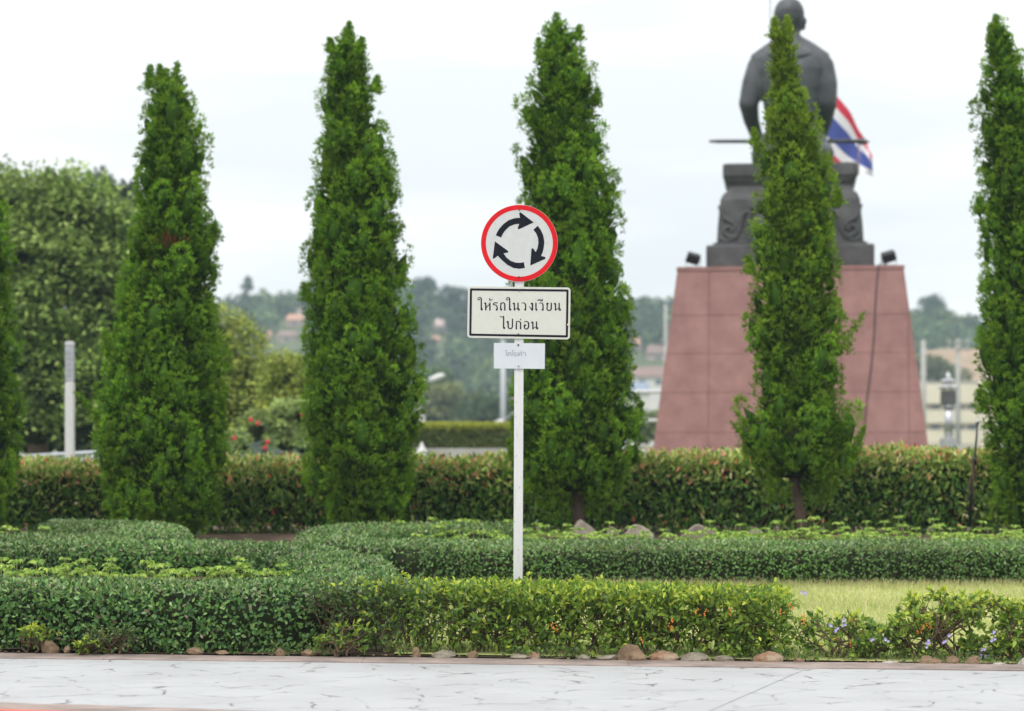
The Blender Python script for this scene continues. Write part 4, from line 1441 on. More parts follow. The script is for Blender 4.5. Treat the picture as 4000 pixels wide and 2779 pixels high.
# ------------------------------------------------------------------ traffic sign
def sdf_mesh(name, strokes, x0, y0, x1, y1, step, mapf):
    step = step * 1.25
    """union of tapered strokes (px coords) -> flat mesh by marching squares"""
    xs = np.arange(x0, x1 + step, step); ys = np.arange(y0, y1 + step, step)
    X, Y = np.meshgrid(xs, ys)
    Dm = np.full(X.shape, 1e3)
    for st in strokes:
        if len(st) == 1: st = [st[0], (st[0][0] + .01, st[0][1], st[0][2])]
        for (ax, ay, aw), (bx, by, bw) in zip(st[:-1], st[1:]):
            dx, dy = bx - ax, by - ay
            L2 = dx * dx + dy * dy + 1e-9
            t = np.clip(((X - ax) * dx + (Y - ay) * dy) / L2, 0, 1)
            d = np.hypot(X - ax - t * dx, Y - ay - t * dy) - (aw + (bw - aw) * t) / 2
            Dm = np.minimum(Dm, d)
    bm = bmesh.new()
    cache = {}

    def vert(p):
        k = (round(p[0], 4), round(p[1], 4))
        if k not in cache: cache[k] = bm.verts.new(mapf(*p))
        return cache[k]
    ny, nx = X.shape
    ins = Dm < 0
    act = np.argwhere(ins[:-1, :-1] | ins[1:, :-1] | ins[:-1, 1:] | ins[1:, 1:])
    for j, i in act:
        cs = [(i, j), (i + 1, j), (i + 1, j + 1), (i, j + 1)]
        poly = []
        for q in range(4):
            (ia, ja), (ib, jb) = cs[q], cs[(q + 1) % 4]
            da, db = Dm[ja, ia], Dm[jb, ib]
            if da < 0: poly.append((xs[ia], ys[ja]))
            if (da < 0) != (db < 0):
                t = da / (da - db)
                poly.append((xs[ia] + (xs[ib] - xs[ia]) * t, ys[ja] + (ys[jb] - ys[ja]) * t))
        pv = []
        for p in poly:
            v = vert(p)
            if v not in pv: pv.append(v)
        if len(pv) >= 3:
            try: bm.faces.new(pv)
            except ValueError: pass
    return bm_mesh(name, bm)


def traffic_sign():
    d = 19.0
    s = d / F
    root = empty('traffic_sign', (P(2024, 0, d).x, d, .03), 'white post with a round red-rimmed roundabout sign and two plates, rising behind the golden hedge', 'road sign')
    # post: white painted square tube
    px0, px1 = P(2030, 0, d).x, P(2023, 0, d).x
    ztop, zb = z_of(797, d), -.1
    bm = bmesh.new()
    hwd = .0365
    vs = []
    for z, cx in ((zb, px1 - .002), (ztop, px0)):
        vs.append([bm.verts.new((cx + a * hwd, d + .045 + b * hwd, z)) for a, b in ((-1, -1), (1, -1), (1, 1), (-1, 1))])
    for k in range(4):
        bm.faces.new((vs[0][k], vs[0][(k + 1) % 4], vs[1][(k + 1) % 4], vs[1][k]))
    bm.faces.new(vs[0]); bm.faces.new(vs[1])
    es = [e for e in bm.edges]
    bmesh.ops.bevel(bm, geom=es, offset=.004, segments=2, affect='EDGES')
    link('post', bm_mesh('post', bm), M_post, root)
    # round plate
    cx, cz = P(2028.6, 951, d).x, z_of(951, d)
    Ro, Ri = 150.2 * s, 130.8 * s

    def disc(r0, r1, y0, y1, m, name, par, n=96):
        bm = bmesh.new()
        def ring(r, y): return [bm.verts.new((cx + r * math.cos(2 * math.pi * k / n), y, cz + r * math.sin(2 * math.pi * k / n))) for k in range(n)]
        if r0 == 0:
            a, b, c = ring(r1 - .002, y0), ring(r1, y0 + .001), ring(r1, y1)
            bm.faces.new(a); bm.faces.new(c)
            for q, w_ in ((a, b), (b, c)):
                for k in range(n): bm.faces.new((q[k], q[(k + 1) % n], w_[(k + 1) % n], w_[k]))
        else:
            a, b = ring(r0, y0), ring(r1, y0)
            c, e = ring(r0, y1), ring(r1, y1)
            for q, w_ in ((a, b), (b, e), (e, c), (c, a)):
                for k in range(n): bm.faces.new((q[k], q[(k + 1) % n], w_[(k + 1) % n], w_[k]))
        return link(name, bm_mesh(name, bm), m, par)
    plate = disc(0, Ro, d - .003, d + .004, M_disc, 'round_plate', root)
    disc(Ri, Ro - .0015, d - .0045, d - .0032, M_red, 'red_rim', plate)
    A1 = [(332, 650), (362, 585), (400, 520), (480, 430), (580, 355), (680, 320), (740, 310), (805, 308), (790, 235), (788, 212), (803, 200), (825, 208), (1072, 397), (790, 528), (765, 525), (758, 508), (790, 425), (700, 435), (600, 475), (520, 550), (470, 620), (437, 690)]
    A2 = [(1150, 463), (1210, 545), (1258, 650), (1280, 780), (1265, 900), (1245, 980), (1215, 1050), (1290, 1070), (1305, 1090), (1290, 1110), (1003, 1238), (1027, 915), (1045, 900), (1065, 908), (1110, 975), (1145, 900), (1163, 800), (1155, 700), (1120, 610), (1063, 540)]
    A3 = [(880, 1172), (900, 1283), (800, 1300), (680, 1285), (560, 1225), (460, 1140), (370, 1045), (305, 1100), (285, 1107), (273, 1090), (316, 766), (575, 955), (580, 970), (565, 985), (483, 1000), (540, 1080), (620, 1145), (720, 1180), (800, 1185)]
    for A in (A1, A2, A3):
        bm = bmesh.new()
        f = bm.faces.new([bm.verts.new(P(1870 + a / 4.9875, 790 + b / 4.9875, d - .0042)) for a, b in A])
        r = bmesh.ops.extrude_face_region(bm, geom=[f])
        bmesh.ops.translate(bm, verts=[v for v in r['geom'] if isinstance(v, bmesh.types.BMVert)], vec=(0, .0008, 0))
        bmesh.ops.triangulate(bm, faces=bm.faces)
        link('arrow', bm_mesh('arrow', bm), M_ink, plate)

    def bolt(px, py, m, par, yy=d - .004, r=.0075, ring=False):
        bm = bmesh.new()
        n = 14
        c = P(px, py, d)
        prev = None
        for rr, dy in ((r, 0), (r, -.003), (r * .6, -.0045)):
            rg = [bm.verts.new((c.x + rr * math.cos(2 * math.pi * k / n), yy + dy, c.z + rr * math.sin(2 * math.pi * k / n))) for k in range(n)]
            if prev:
                for k in range(n): bm.faces.new((prev[k], prev[(k + 1) % n], rg[(k + 1) % n], rg[k]))
            prev = rg
        bm.faces.new(prev)
        link('bolt', bm_mesh('bolt', bm), m, par)
    bolt(2028.4, 820.5, M_rust, plate)
    bolt(2026.8, 1083.5, M_black, plate)

    # rectangular plates
    def rrect(cornersPx, rad, yy, ins=0):
        """rounded quad in px space inset by ins; corners TL,TR,BR,BL"""
        c = [np.array(q, float) for q in cornersPx]
        pts = []
        for i in range(4):
            p, pr, nx = c[i], c[i - 1], c[(i + 1) % 4]
            u = (pr - p) / np.linalg.norm(pr - p); v = (nx - p) / np.linalg.norm(nx - p)
            q = p + (u + v) * ins
            rd = max(rad - ins, .6)
            cc = q + (u + v) * rd
            for t in np.linspace(0, math.pi / 2, 7):
                pts.append(cc - v * rd * math.cos(t) - u * rd * math.sin(t))
        return [P(a, b, d) + Vector((0, yy - d, 0)) for a, b in pts]

    def slab(name, corners, rad, y0, y1, m, par):
        bm = bmesh.new()
        a = [bm.verts.new(p) for p in rrect(corners, rad, y0)]
        b = [bm.verts.new(p) for p in rrect(corners, rad, y1)]
        bm.faces.new(a); bm.faces.new(b)
        for k in range(len(a)): bm.faces.new((a[k], a[(k + 1) % len(a)], b[(k + 1) % len(a)], b[k]))
        return link(name, bm_mesh(name, bm), m, par)
    cor = [(1828, 1119.5), (2229, 1124), (2226, 1327), (1825, 1320)]
    tp = slab('text_plate', cor, 13, d - .003, d + .003, M_plate, root)
    bm = bmesh.new()
    a = [bm.verts.new(p) for p in rrect(cor, 13, d - .0045, 7.8)]
    b = [bm.verts.new(p) for p in rrect(cor, 13, d - .0045, 16.2)]
    c = [bm.verts.new(p) for p in rrect(cor, 13, d - .0036, 7.8)]
    for k in range(len(a)):
        bm.faces.new((a[k], a[(k + 1) % len(a)], b[(k + 1) % len(a)], b[k]))
        bm.faces.new((a[k], a[(k + 1) % len(a)], c[(k + 1) % len(a)], c[k]))
    link('border_line', bm_mesh('border_line', bm), M_ink, tp)
    sc = 11.485

    def tr(st, ox, oy, dx=0, dy=0, sc=sc):
        return [[(ox + (x + dx) / sc, oy + (y + dy) / sc, w_ / sc) for x, y, w_ in q] for q in st]
    SAI = [[(262, 228, 48)], [(275, 245, 30), (235, 272, 26), (200, 258, 28), (188, 210, 28), (205, 170, 28), (250, 147, 28), (300, 150, 38), (335, 175, 52), (345, 220, 58), (345, 690, 60)], [(370, 688, 98)]]
    HOO = [[(515, 408, 78)], [(530, 395, 55), (547, 440, 58), (545, 705, 60)], [(560, 620, 30), (600, 560, 34), (650, 510, 34), (700, 478, 34), (718, 455, 34)],
           [(722 + 33 * math.cos(t), 415 + 33 * math.sin(t), 26) for t in np.linspace(0, 2 * math.pi, 14)], [(732, 475, 60), (732, 708, 62)]]
    THO = [[(720, 212, 58)], [(735, 240, 40), (722, 275, 34), (765, 278, 28), (820, 255, 26), (865, 212, 14)]]
    RO = [[(1078, 375, 26), (1050, 395, 44), (1000, 388, 40), (950, 384, 42), (910, 405, 44), (880, 452, 52), (910, 468, 42), (980, 485, 40), (1035, 525, 48), (1060, 590, 54), (1060, 690, 55)], [(1036, 695, 90)]]
    THU = [[(1195, 432, 16), (1225, 400, 32), (1300, 385, 40), (1365, 398, 46), (1400, 450, 56), (1402, 710, 62)], [(1240, 440, 58)], [(1218, 480, 54), (1218, 690, 60)], [(1238, 692, 92)]]
    NOO = [[(1792, 422, 80)], [(1812, 405, 58), (1828, 440, 58), (1828, 700, 58)], [(1825, 715, 48), (1860, 680, 36), (1900, 650, 30), (1950, 632, 30)], [(1992, 402, 58), (1992, 650, 58)],
           [(2022 + 34 * math.cos(t), 686 + 34 * math.sin(t), 42) for t in np.linspace(0, 2 * math.pi, 14)]]
    WO = [[(197, 425, 14), (235, 392, 30), (290, 386, 38), (345, 408, 46), (380, 465, 54), (382, 690, 55)], [(360, 695, 88)]]
    NGO = [[(652, 425, 85)], [(680, 410, 60), (688, 450, 66), (688, 700, 66)], [(682, 715, 60)], [(530, 538, 16), (600, 620, 38), (668, 705, 56)]]
    EE = [[(845, 408, 58), (845, 690, 58)], [(868, 700, 90)]]
    II = [[(905, 290, 14), (950, 242, 26), (1000, 230, 20), (1055, 248, 28), (1090, 285, 36)], [(905, 290, 14), (1000, 284, 20), (1080, 290, 30), (1135, 308, 34)], [(1128, 222, 36), (1128, 300, 42)]]
    YO = [[(1368, 425, 90)], [(1338, 420, 50), (1340, 500, 54), (1362, 540, 42), (1398, 546, 14)], [(1362, 545, 36), (1340, 590, 48), (1340, 660, 58), (1370, 715, 48), (1435, 733, 44), (1500, 710, 50), (1530, 650, 60), (1532, 408, 60)]]
    MAI = [[(242, 183, 14), (285, 186, 28), (350, 236, 34), (400, 198, 34), (425, 190, 46), (430, 300, 56), (425, 690, 60)], [(452, 712, 95)]]
    PO = [[(605, 445, 92)], [(625, 425, 60), (632, 480, 60), (630, 650, 60), (660, 720, 50), (725, 746, 44), (790, 720, 50), (822, 650, 55), (828, 315, 52)]]
    KO = [[(965, 465, 14), (1010, 425, 34), (1085, 415, 34), (1150, 432, 42), (1190, 485, 58), (1190, 748, 62)], [(1012, 480, 44)], [(1000, 520, 56), (996, 748, 62)]]
    EK = [[(1190, 310, 34), (1188, 345, 42)]]
    OO = [[(1335, 470, 12), (1380, 426, 32), (1440, 418, 38), (1510, 438, 46), (1548, 500, 58), (1548, 650, 60), (1518, 730, 52), (1450, 765, 42), (1385, 740, 48), (1358, 690, 54), (1357, 600, 54)], [(1388, 590, 92)]]
    l1 = tr(SAI, 1850, 1150) + tr(HOO, 1850, 1150) + tr(THO, 1850, 1150) + tr(RO, 1850, 1150) + tr(THU, 1850, 1150) + tr(SAI, 1850, 1150, 1273, 2) + tr(NOO, 1850, 1150) \
        + tr(WO, 2020, 1150) + tr(NGO, 2020, 1150) + tr(EE, 2020, 1150) + tr(WO, 2020, 1150, 783, 4) + tr(II, 2020, 1150) + tr(YO, 2020, 1150) + tr(NOO, 2020, 1150, -107, 10)
    l2 = tr(MAI, 1930, 1220) + tr(PO, 1930, 1220) + tr(KO, 1930, 1220) + tr(EK, 1930, 1220) + tr(OO, 1930, 1220) + tr(NOO, 1930, 1220, -88, 42)
    mp_ = lambda a, b: P(a, b, d) + Vector((0, -.0045, 0))
    link('lettering', sdf_mesh('lettering', l1, 1862, 1158, 2196, 1220, .55, mp_), M_ink, tp)
    link('lettering', sdf_mesh('lettering', l2, 1946, 1230, 2108, 1292, .55, mp_), M_ink, tp)
    bolt(2029, 1136, M_rust, tp, d - .0055)
    bolt(2025, 1307, M_rust, tp, d - .0055)
    # chipped paint spot on the right border
    bm = bmesh.new()
    c = P(2221, 1269, d)
    bm.faces.new([bm.verts.new((c.x + rr * math.cos(a) * .012, d - .0056, c.z + rr * math.sin(a) * .012)) for a, rr in ((0, 1), (.9, .7), (1.7, 1.1), (2.6, .8), (3.4, 1.2), (4.2, .6), (5.2, 1))])
    link('rust_chip', bm_mesh('rust_chip', bm), mat('rust_stain', (.62, .42, .22), (.75, .7, .6), .8, scale=60), tp)
    cor2 = [(1929, 1340.5), (2129, 1342), (2128, 1442), (1929, 1440)]
    sp = slab('small_plate', cor2, 1.5, d - .003, d + .001, M_smallplate, root)
    s4 = 10.44
    TT = [[(667, 640, 24), (665, 555, 24), (688, 502, 22), (730, 490, 20), (750, 512, 20), (772, 490, 20), (796, 522, 24), (798, 640, 26)], [(670, 632, 20), (700, 600, 20), (738, 578, 20), (715, 556, 22), (698, 574, 18)]]
    T1 = [[(560, 420, 18), (635, 418, 20)], [(600, 425, 26), (600, 632, 28)]]
    YY = [[(985, 508, 20), (950, 505, 20), (938, 530, 20), (980, 552, 22), (950, 566, 20), (938, 600, 24), (955, 632, 26), (1005, 642, 24), (1046, 618, 26), (1050, 500, 26)]]
    MT = [[(1178, 418, 18), (1196, 440, 18), (1222, 440, 16), (1246, 418, 14)]]
    AA = [[(1285, 522, 20), (1310, 496, 22), (1350, 492, 22), (1384, 522, 26), (1386, 640, 28)]]
    f4 = lambda st, dx=0: tr(st, 1920, 1330, dx, 0, s4)
    link('lettering', sdf_mesh('lettering', f4(T1) + f4(TT) + f4(T1, 272) + f4(YY) + f4(TT, 441) + f4(MT) + f4(AA), 1970, 1366, 2056, 1394, .5, lambda a, b: P(a, b, d) + Vector((0, -.0042, 0))), M_faded, sp)
    tiny = [[(930 + i * 62, 245 + 16 * (i % 2), 9), (950 + i * 62, 262 - 14 * (i % 2), 9), (966 + i * 62, 250, 9)] for i in range(7)]
    link('faint_print', sdf_mesh('faint_print', f4(tiny), 2006, 1350, 2056, 1358, .5, lambda a, b: P(a, b, d) + Vector((0, -.0042, 0))), M_faint, sp)
    bolt(2024.6, 1348.5, M_rust, sp, d - .004)
    bolt(2026, 1431, M_zinc, sp, d - .004)


SCUFFS = ((2017, 1572, 6, 2), (2015, 1630, 3, 5), (2013, 1784, 2, 7), (2019, 1780, 3, 4), (2018, 1700, 4, 2), (2030, 1905, 3, 6), (2012, 2040, 3, 5), (2026, 2150, 5, 3))
M_post = mat('post_paint', (0.62, 0.62, 0.61), (0.54, 0.54, 0.53), 0.45, scale=9, stretch=(4, 4, .8), lo=.25, hi=.5)
M_faint = mat('faint_print', (0.56, 0.58, 0.6), (0.6, 0.62, 0.64), .6)
traffic_sign()
for sx_, sy_, sw_, sh_ in SCUFFS:
    c_ = P(sx_, sy_, 19.0)
    link('scuff', box_mesh('scuff', (c_.x, 19.0 + .0077, c_.z), (sw_ * .0012, .0012, sh_ * .0015)), M_rust, bpy.data.objects['traffic_sign'])
print('sign done')

# ------------------------------------------------------------------ monument: pedestal, stone base, statue
PC = Vector((7.29, 63.41))
PHI = -math.atan2(7.29, 63.41)


def mon(x, y, z):
    return Vector((PC.x + x * math.cos(PHI) - y * math.sin(PHI), PC.y + x * math.sin(PHI) + y * math.cos(PHI), z))



def pedestal():
    root = empty('pedestal', (PC.x, PC.y, .5), 'tapering pedestal faced with red granite panels behind the yellowish conifer', 'pedestal')
    ZB, ZT = .5, 6.41

    def hwz(z): return np.interp(z, [1.75, 6.41], [3.41, 2.81]) if z > 1.75 else 3.41 + (1.75 - z) * (.6 / 4.66)
    # core
    bm = bmesh.new()
    a = [bm.verts.new((PC.x + sx * (hwz(ZB) - .04), PC.y + sy * (hwz(ZB) - .04), ZB)) for sx, sy in ((-1, -1), (1, -1), (1, 1), (-1, 1))]
    b = [bm.verts.new((PC.x + sx * (hwz(ZT) - .04), PC.y + sy * (hwz(ZT) - .04), ZT - .03)) for sx, sy in ((-1, -1), (1, -1), (1, 1), (-1, 1))]
    for k in range(4): bm.faces.new((a[k], a[(k + 1) % 4], b[(k + 1) % 4], b[k]))
    bm.faces.new(b)
    link('core', bm_mesh('core', bm), M_joint, root)
    rows = [ZB, z_of(1690, 60.1), z_of(1533, 60.2), z_of(1380, 60.3), z_of(1230, 60.45), z_of(1058, 60.6)]
    vx = [(p - 3086) / F * 60.3 for p in (2769, 3028, 3286, 3544)]
    g = .005
    for face in range(4):
        ang = face * math.pi / 2
        Rm = Matrix.Rotation(ang, 3, 'Z')
        for r in range(len(rows) - 1):
            z0, z1 = rows[r] + g, rows[r + 1] - g
            cols = [-99] + vx + [99]
            for c in range(len(cols) - 1):
                def cl(x, z): return max(-hwz(z) + .002, min(hwz(z) - .002, x))
                xl0, xr0 = cl(cols[c] + g, z0), cl(cols[c + 1] - g, z0)
                xl1, xr1 = cl(cols[c] + g, z1), cl(cols[c + 1] - g, z1)
                if xr0 - xl0 < .03: continue
                bm = bmesh.new()
                pz = random.uniform(-.003, .003)
                pts = []
                for dep in (0, .035):
                    for (x_, z_) in ((xl0, z0), (xr0, z0), (xr1, z1), (xl1, z1)):
                        v = Rm @ Vector((x_, -hwz(z_) + dep + pz, 0))
                        pts.append(bm.verts.new((PC.x + v.x, PC.y + v.y, z_)))
                f, k = pts[:4], pts[4:]
                bm.faces.new(f); bm.faces.new(list(reversed(k)))
                for q in range(4): bm.faces.new((f[q], k[q], k[(q + 1) % 4], f[(q + 1) % 4]))
                link('granite_panel', bm_mesh('granite_panel', bm), M_gran, root)
    # top slab, slightly proud
    bm = bmesh.new()
    z0 = rows[-1] + .006
    add_box(bm, (PC.x, PC.y, (z0 + ZT) / 2), (2 * hwz(z0) + .03, 2 * hwz(z0) + .03, ZT - z0), bev=.01)
    link('top_slab', bm_mesh('top_slab', bm), M_gran, root)
    root.rotation_euler.z = PHI


pedestal()


def sq_loft(bm, prof, cx, cy, n=1):
    """prof list of (hw, z) ; square section with softened corners"""
    rings = []
    for h, z in prof:
        c = h * .06
        pts = [(-h + c, -h), (h - c, -h), (h, -h + c), (h, h - c), (h - c, h), (-h + c, h), (-h, h - c), (-h, -h + c)]
        rings.append([bm.verts.new((cx + x, cy + y, z)) for x, y in pts])
    for a, b in zip(rings[:-1], rings[1:]):
        for k in range(8): bm.faces.new((a[k], a[(k + 1) % 8], b[(k + 1) % 8], b[k]))
    bm.faces.new(rings[0]); bm.faces.new(rings[-1])


def stone_base():
    root = empty('stone_base', (PC.x, PC.y, 6.41), 'dark carved stone base with scrolled corners on top of the red pedestal', 'statue base')
    s = 61.5 / F
    def hz(l, r, y, d=61.5): return ((r - l) / 2 * d / F, z_of(y, d))
    bm = bmesh.new()
    h0, z1 = hz(2762, 3417, 954, 61.3)
    sq_loft(bm, [(h0, 6.411), (h0, z1 - .04), (h0 - .03, z1)], PC.x, PC.y)
    link('plinth_step', bm_mesh('plinth_step', bm), M_stone, root)
    bm = bmesh.new()
    pr = [hz(2790, 3388, 953), hz(2790, 3388, 946), hz(2803, 3375, 943), hz(2806, 3371, 880), hz(2811, 3365, 827), hz(2816, 3361, 775), hz(2826, 3350, 752), hz(2842, 3336, 738), hz(2848, 3330, 724), hz(2848, 3330, 716), hz(2836, 3342, 700), hz(2830, 3348, 686)]
    sq_loft(bm, pr, PC.x, PC.y)
    link('throne_body', bm_mesh('throne_body', bm, False), M_stone, root)
    bm = bmesh.new()
    sq_loft(bm, [hz(2830, 3348, 685), hz(2826, 3352, 680), hz(2826, 3352, 640), hz(2829, 3349, 632)], PC.x, PC.y)
    link('cap_slab', bm_mesh('cap_slab', bm), M_stone, root)
    # carved scrolls and panel frame on the side seen from the road
    for sx in (-1, 1):
        cxp = 3090
        yf = PC.y - 1.86 - .01
        def q(px, py, dy=0): return Vector((PC.x + sx * (px - cxp) * s, yf + dy, z_of(py, 61.5)))
        pts = []
        for t in np.linspace(0, 1, 40):
            a = 2.2 + t * 8.2
            r = 34 * (1 - t * .82)
            pts.append(q(3322 + 4 + r * math.cos(-a) * 1.0, 897 + r * math.sin(-a)))
        lead = [q(3368, 800), q(3362, 822), q(3345, 850), q(3312, 868)]
        link('scroll', tube_mesh('scroll', lead + pts[6:], [.03] * 2 + [.05] * (len(lead) + len(pts) - 8), 8), M_stone, root)
        link('scroll', tube_mesh('scroll', [q(3235, 830), q(3262, 822), q(3278, 850), q(3282, 890), q(3300, 925), q(3340, 940), q(3368, 925)], .045, 8), M_stone, root)
    bm = bmesh.new()
    for (a, b, c, d_) in ((2925, 800, 3255, 812), (2925, 928, 3255, 940), (2925, 812, 2937, 928), (3243, 812, 3255, 928)):
        p0, p1 = P(a, b, 61.5), P(c, d_, 61.5)
        for v_ in (p0, p1): v_.x += PC.x - P(3090, 0, 61.5).x
        add_box(bm, ((p0.x + p1.x) / 2, PC.y - 1.865, (p0.z + p1.z) / 2), (abs(p1.x - p0.x), .07, abs(p1.z - p0.z)), bev=.01)
    link('carved_frame', bm_mesh('carved_frame', bm), M_stone, root)
    root.rotation_euler.z = PHI


stone_base()


def ell(bm, c, r, rot=None, sub=3):
    M = Matrix.Translation(Vector(c)) @ (rot.to_4x4() if rot is not None else Matrix.Identity(4)) @ Matrix.Diagonal((r[0], r[1], r[2], 1))
    bmesh.ops.create_icosphere(bm, subdivisions=sub, radius=1, matrix=M)


def remeshed(name, bm, vox, it=6):
    me = bm_mesh(name + '_raw', bm)
    o = bpy.data.objects.new(name + '_raw', me)
    COL.objects.link(o)
    rm = o.modifiers.new('r', 'REMESH')
    rm.mode = 'VOXEL'; rm.voxel_size = vox
    sm = o.modifiers.new('s', 'SMOOTH')
    sm.iterations = it; sm.factor = .5
    dg = bpy.context.evaluated_depsgraph_get()
    res = bpy.data.meshes.new_from_object(o.evaluated_get(dg))
    bpy.data.objects.remove(o)
    bpy.data.meshes.remove(me)
    res.name = name
    res.polygons.foreach_set('use_smooth', [True] * len(res.polygons))
    return res


def statue():
    D0 = 63.2
    zs = z_of(632, 61.6)                       # top of stone base
    root = empty('statue', (PC.x, D0, zs), 'dark bronze statue of a seated figure seen from behind, sword across its lap', 'statue')

    def q(px, py, dy=0.0):
        v = P(px, py, D0)
        return Vector((v.x, D0 + dy, v.z))
    s = D0 / F
    bm = bmesh.new()
    # seat / hips and thighs going away from the viewer
    ell(bm, q(3096, 598, .1), (163 * s, .95, 68 * s))
    ell(bm, q(3096, 560, .0), (135 * s, .6, 75 * s))
    for sx in (-1, 1):
        add_tube(bm, [q(3096 + sx * 70, 580, .3), q(3096 + sx * 110, 575, 1.6)], [.5, .38], 14)
        add_tube(bm, [q(3096 + sx * 110, 575, 1.6), q(3096 + sx * 112, 640, 1.75)], [.38, .3], 14)
    # torso: waist to shoulders
    T = [(3096, 560, .0, 112, .55), (3094, 500, -.02, 100, .5), (3092, 430, -.05, 108, .55), (3090, 350, -.08, 122, .6), (3088, 280, -.06, 134, .6), (3087, 235, .0, 128, .52), (3086, 205, .04, 95, .42), (3086, 185, .08, 62, .34)]
    for (a, b) in zip(T[:-1], T[1:]):
        for f in np.linspace(0, 1, 5):
            v = [a[i] + (b[i] - a[i]) * f for i in range(5)]
            ell(bm, q(v[0], v[1], v[2]), (v[3] * s, v[4], .22))
    # trapezius slopes
    for sx in (-1, 1):
        add_tube(bm, [q(3086, 165, .1), q(3086 + sx * 70, 205, .06), q(3086 + sx * 132, 248, .05)], [.30, .29, .28], 14)
    # neck and head
    add_tube(bm, [q(3086, 200, .1), q(3085, 120, .12)], [.30, .265], 18)
    ell(bm, q(3082, 60, .18), (59 * s, .46, 72 * s))
    ell(bm, q(3082, 90, .22), (54 * s, .42, 52 * s))
    for sx in (-1, 1):
        ell(bm, q(3082 + sx * 62, 88, .2), (.045, .10, .15), Matrix.Rotation(sx * .35, 3, 'Y'), 2)
        ell(bm, q(3082 + sx * 61, 108, .2), (.04, .07, .07), None, 2)
    # arms: upper arm, elbow, forearm going to the lap
    def limb(pts, rs):
        for (a, b), (ra, rb) in zip(zip(pts[:-1], pts[1:]), zip(rs[:-1], rs[1:])):
            for f in np.linspace(0, 1, 7):
                r = ra + (rb - ra) * f
                c = a.lerp(b, f)
                ell(bm, c, (r, r, r), None, 2)
    limb([q(2963, 262, .05), q(2942, 330, -.02), q(2925, 402, -.05), q(2935, 460, .35), q(2958, 520, .95)], [.32, .31, .27, .22, .17])
    limb([q(3212, 262, .05), q(3226, 330, -.02), q(3230, 405, -.05), q(3222, 462, .35), q(3205, 520, .95)], [.32, .31, .27, .22, .17])
    # hands with fingers closed round the sword
    for hx, sg in ((2960, 1), (3203, -1)):
        ell(bm, q(hx, 526, 1.05), (.16, .15, .1), None, 2)
    fig = link('figure', remeshed('figure', bm, .045, 5), M_bronze, root)
    for hx, sg in ((2960, 1), (3203, -1)):
        for k in range(4):
            c0 = q(hx, 526, 1.1) + Vector((sg * (k - 1.5) * .075, 0, 0))
            link('finger', tube_mesh('finger', [c0 + Vector((0, 0, .06)), c0 + Vector((0, .12, .05)), c0 + Vector((0, .17, -.03)), c0 + Vector((0, .12, -.1))], [.042, .04, .036, .03], 8), M_bronze, root)
        c0 = q(hx, 526, 1.08) + Vector((sg * .12, 0, .05))
        link('thumb', tube_mesh('thumb', [c0, c0 + Vector((sg * .09, .04, .02)), c0 + Vector((sg * .14, .1, -.02))], [.045, .04, .03], 8), M_bronze, root)
    # hair cap with a raised rim near the crown
    bm = bmesh.new()
    ell(bm, q(3082, 52, .19), (60.5 * s, .475, 68 * s))
    geom = bm.verts[:] + bm.edges[:] + bm.faces[:]
    bmesh.ops.bisect_plane(bm, geom=geom, plane_co=q(3082, 70, .19), plane_no=(0, .35, 1), clear_inner=True)
    link('hair', bm_mesh('hair', bm, True), M_bronze, root)
    # broad flat collar lying over the shoulders
    bm = bmesh.new()
    rings = []
    for i, t in enumerate(np.linspace(-1, 1, 25)):
        ang = t * 1.9
        r1x, r1y = 58 * s, .34
        r2x, r2y = 104 * s, .62
        inn = q(3086, 176 + 4 * math.cos(ang), .1) + Vector((math.sin(ang) * r1x, -math.cos(ang) * r1y, 0))
        o_ = q(3086, 212 + 22 * max(0, math.cos(ang)) ** 3, .03) + Vector((math.sin(ang) * r2x, -math.cos(ang) * r2y, 0))
        rings.append([bm.verts.new(inn), bm.verts.new(inn.lerp(o_, .5) + Vector((0, 0, .04))), bm.verts.new(o_), bm.verts.new(o_ - Vector((0, 0, .05))), bm.verts.new(inn - Vector((0, 0, .1)))])
    for a, b in zip(rings[:-1], rings[1:]):
        for k in range(5): bm.faces.new((a[k], a[(k + 1) % 5], b[(k + 1) % 5], b[k]))
    bm.faces.new(rings[0]); bm.faces.new(rings[-1])
    link('collar', bm_mesh('collar', bm, True), M_bronze, root)
    # centre back seam and folds of the jacket
    for x0, x1, y0_, y1_ in ((3092, 3096, 240, 540), (3150, 3120, 400, 545), (3040, 3062, 400, 545)):
        pts = [q(x0 + (x1 - x0) * t, y0_ + (y1_ - y0_) * t, -.56 + .1 * abs(t - .4)) for t in np.linspace(0, 1, 8)]
        link('seam', tube_mesh('seam', pts, .03, 6), M_bronze, root)
    # sword with scabbard held level in front of the body
    sw = link('scabbard', tube_mesh('scabbard', [q(2765, 524, 1.2), q(2800, 525, 1.2), q(3240, 531, 1.2), q(3340, 533, 1.2)], [.03, .05, .055, .055], 10), M_bronze, root)
    link('hilt', tube_mesh('hilt', [q(3340, 533, 1.2), q(3352, 533, 1.2), q(3356, 534, 1.2), q(3372, 534, 1.2), q(3398, 536, 1.2)], [.05, .05, .085, .09, .02], 10), M_bronze, sw)
    link('guard', tube_mesh('guard', [q(3240, 531, 1.2), q(3246, 531, 1.2)], [.1, .1], 10), M_bronze, sw)
    link('tassel', tube_mesh('tassel', [q(3358, 538, 1.2), q(3357, 600, 1.2), q(3355, 668, 1.2)], [.018, .025, .02], 6), mat('tassel_cord', (.42, .28, .2), (.3, .2, .15), .9), sw)
    root.rotation_euler.z = PHI


statue()

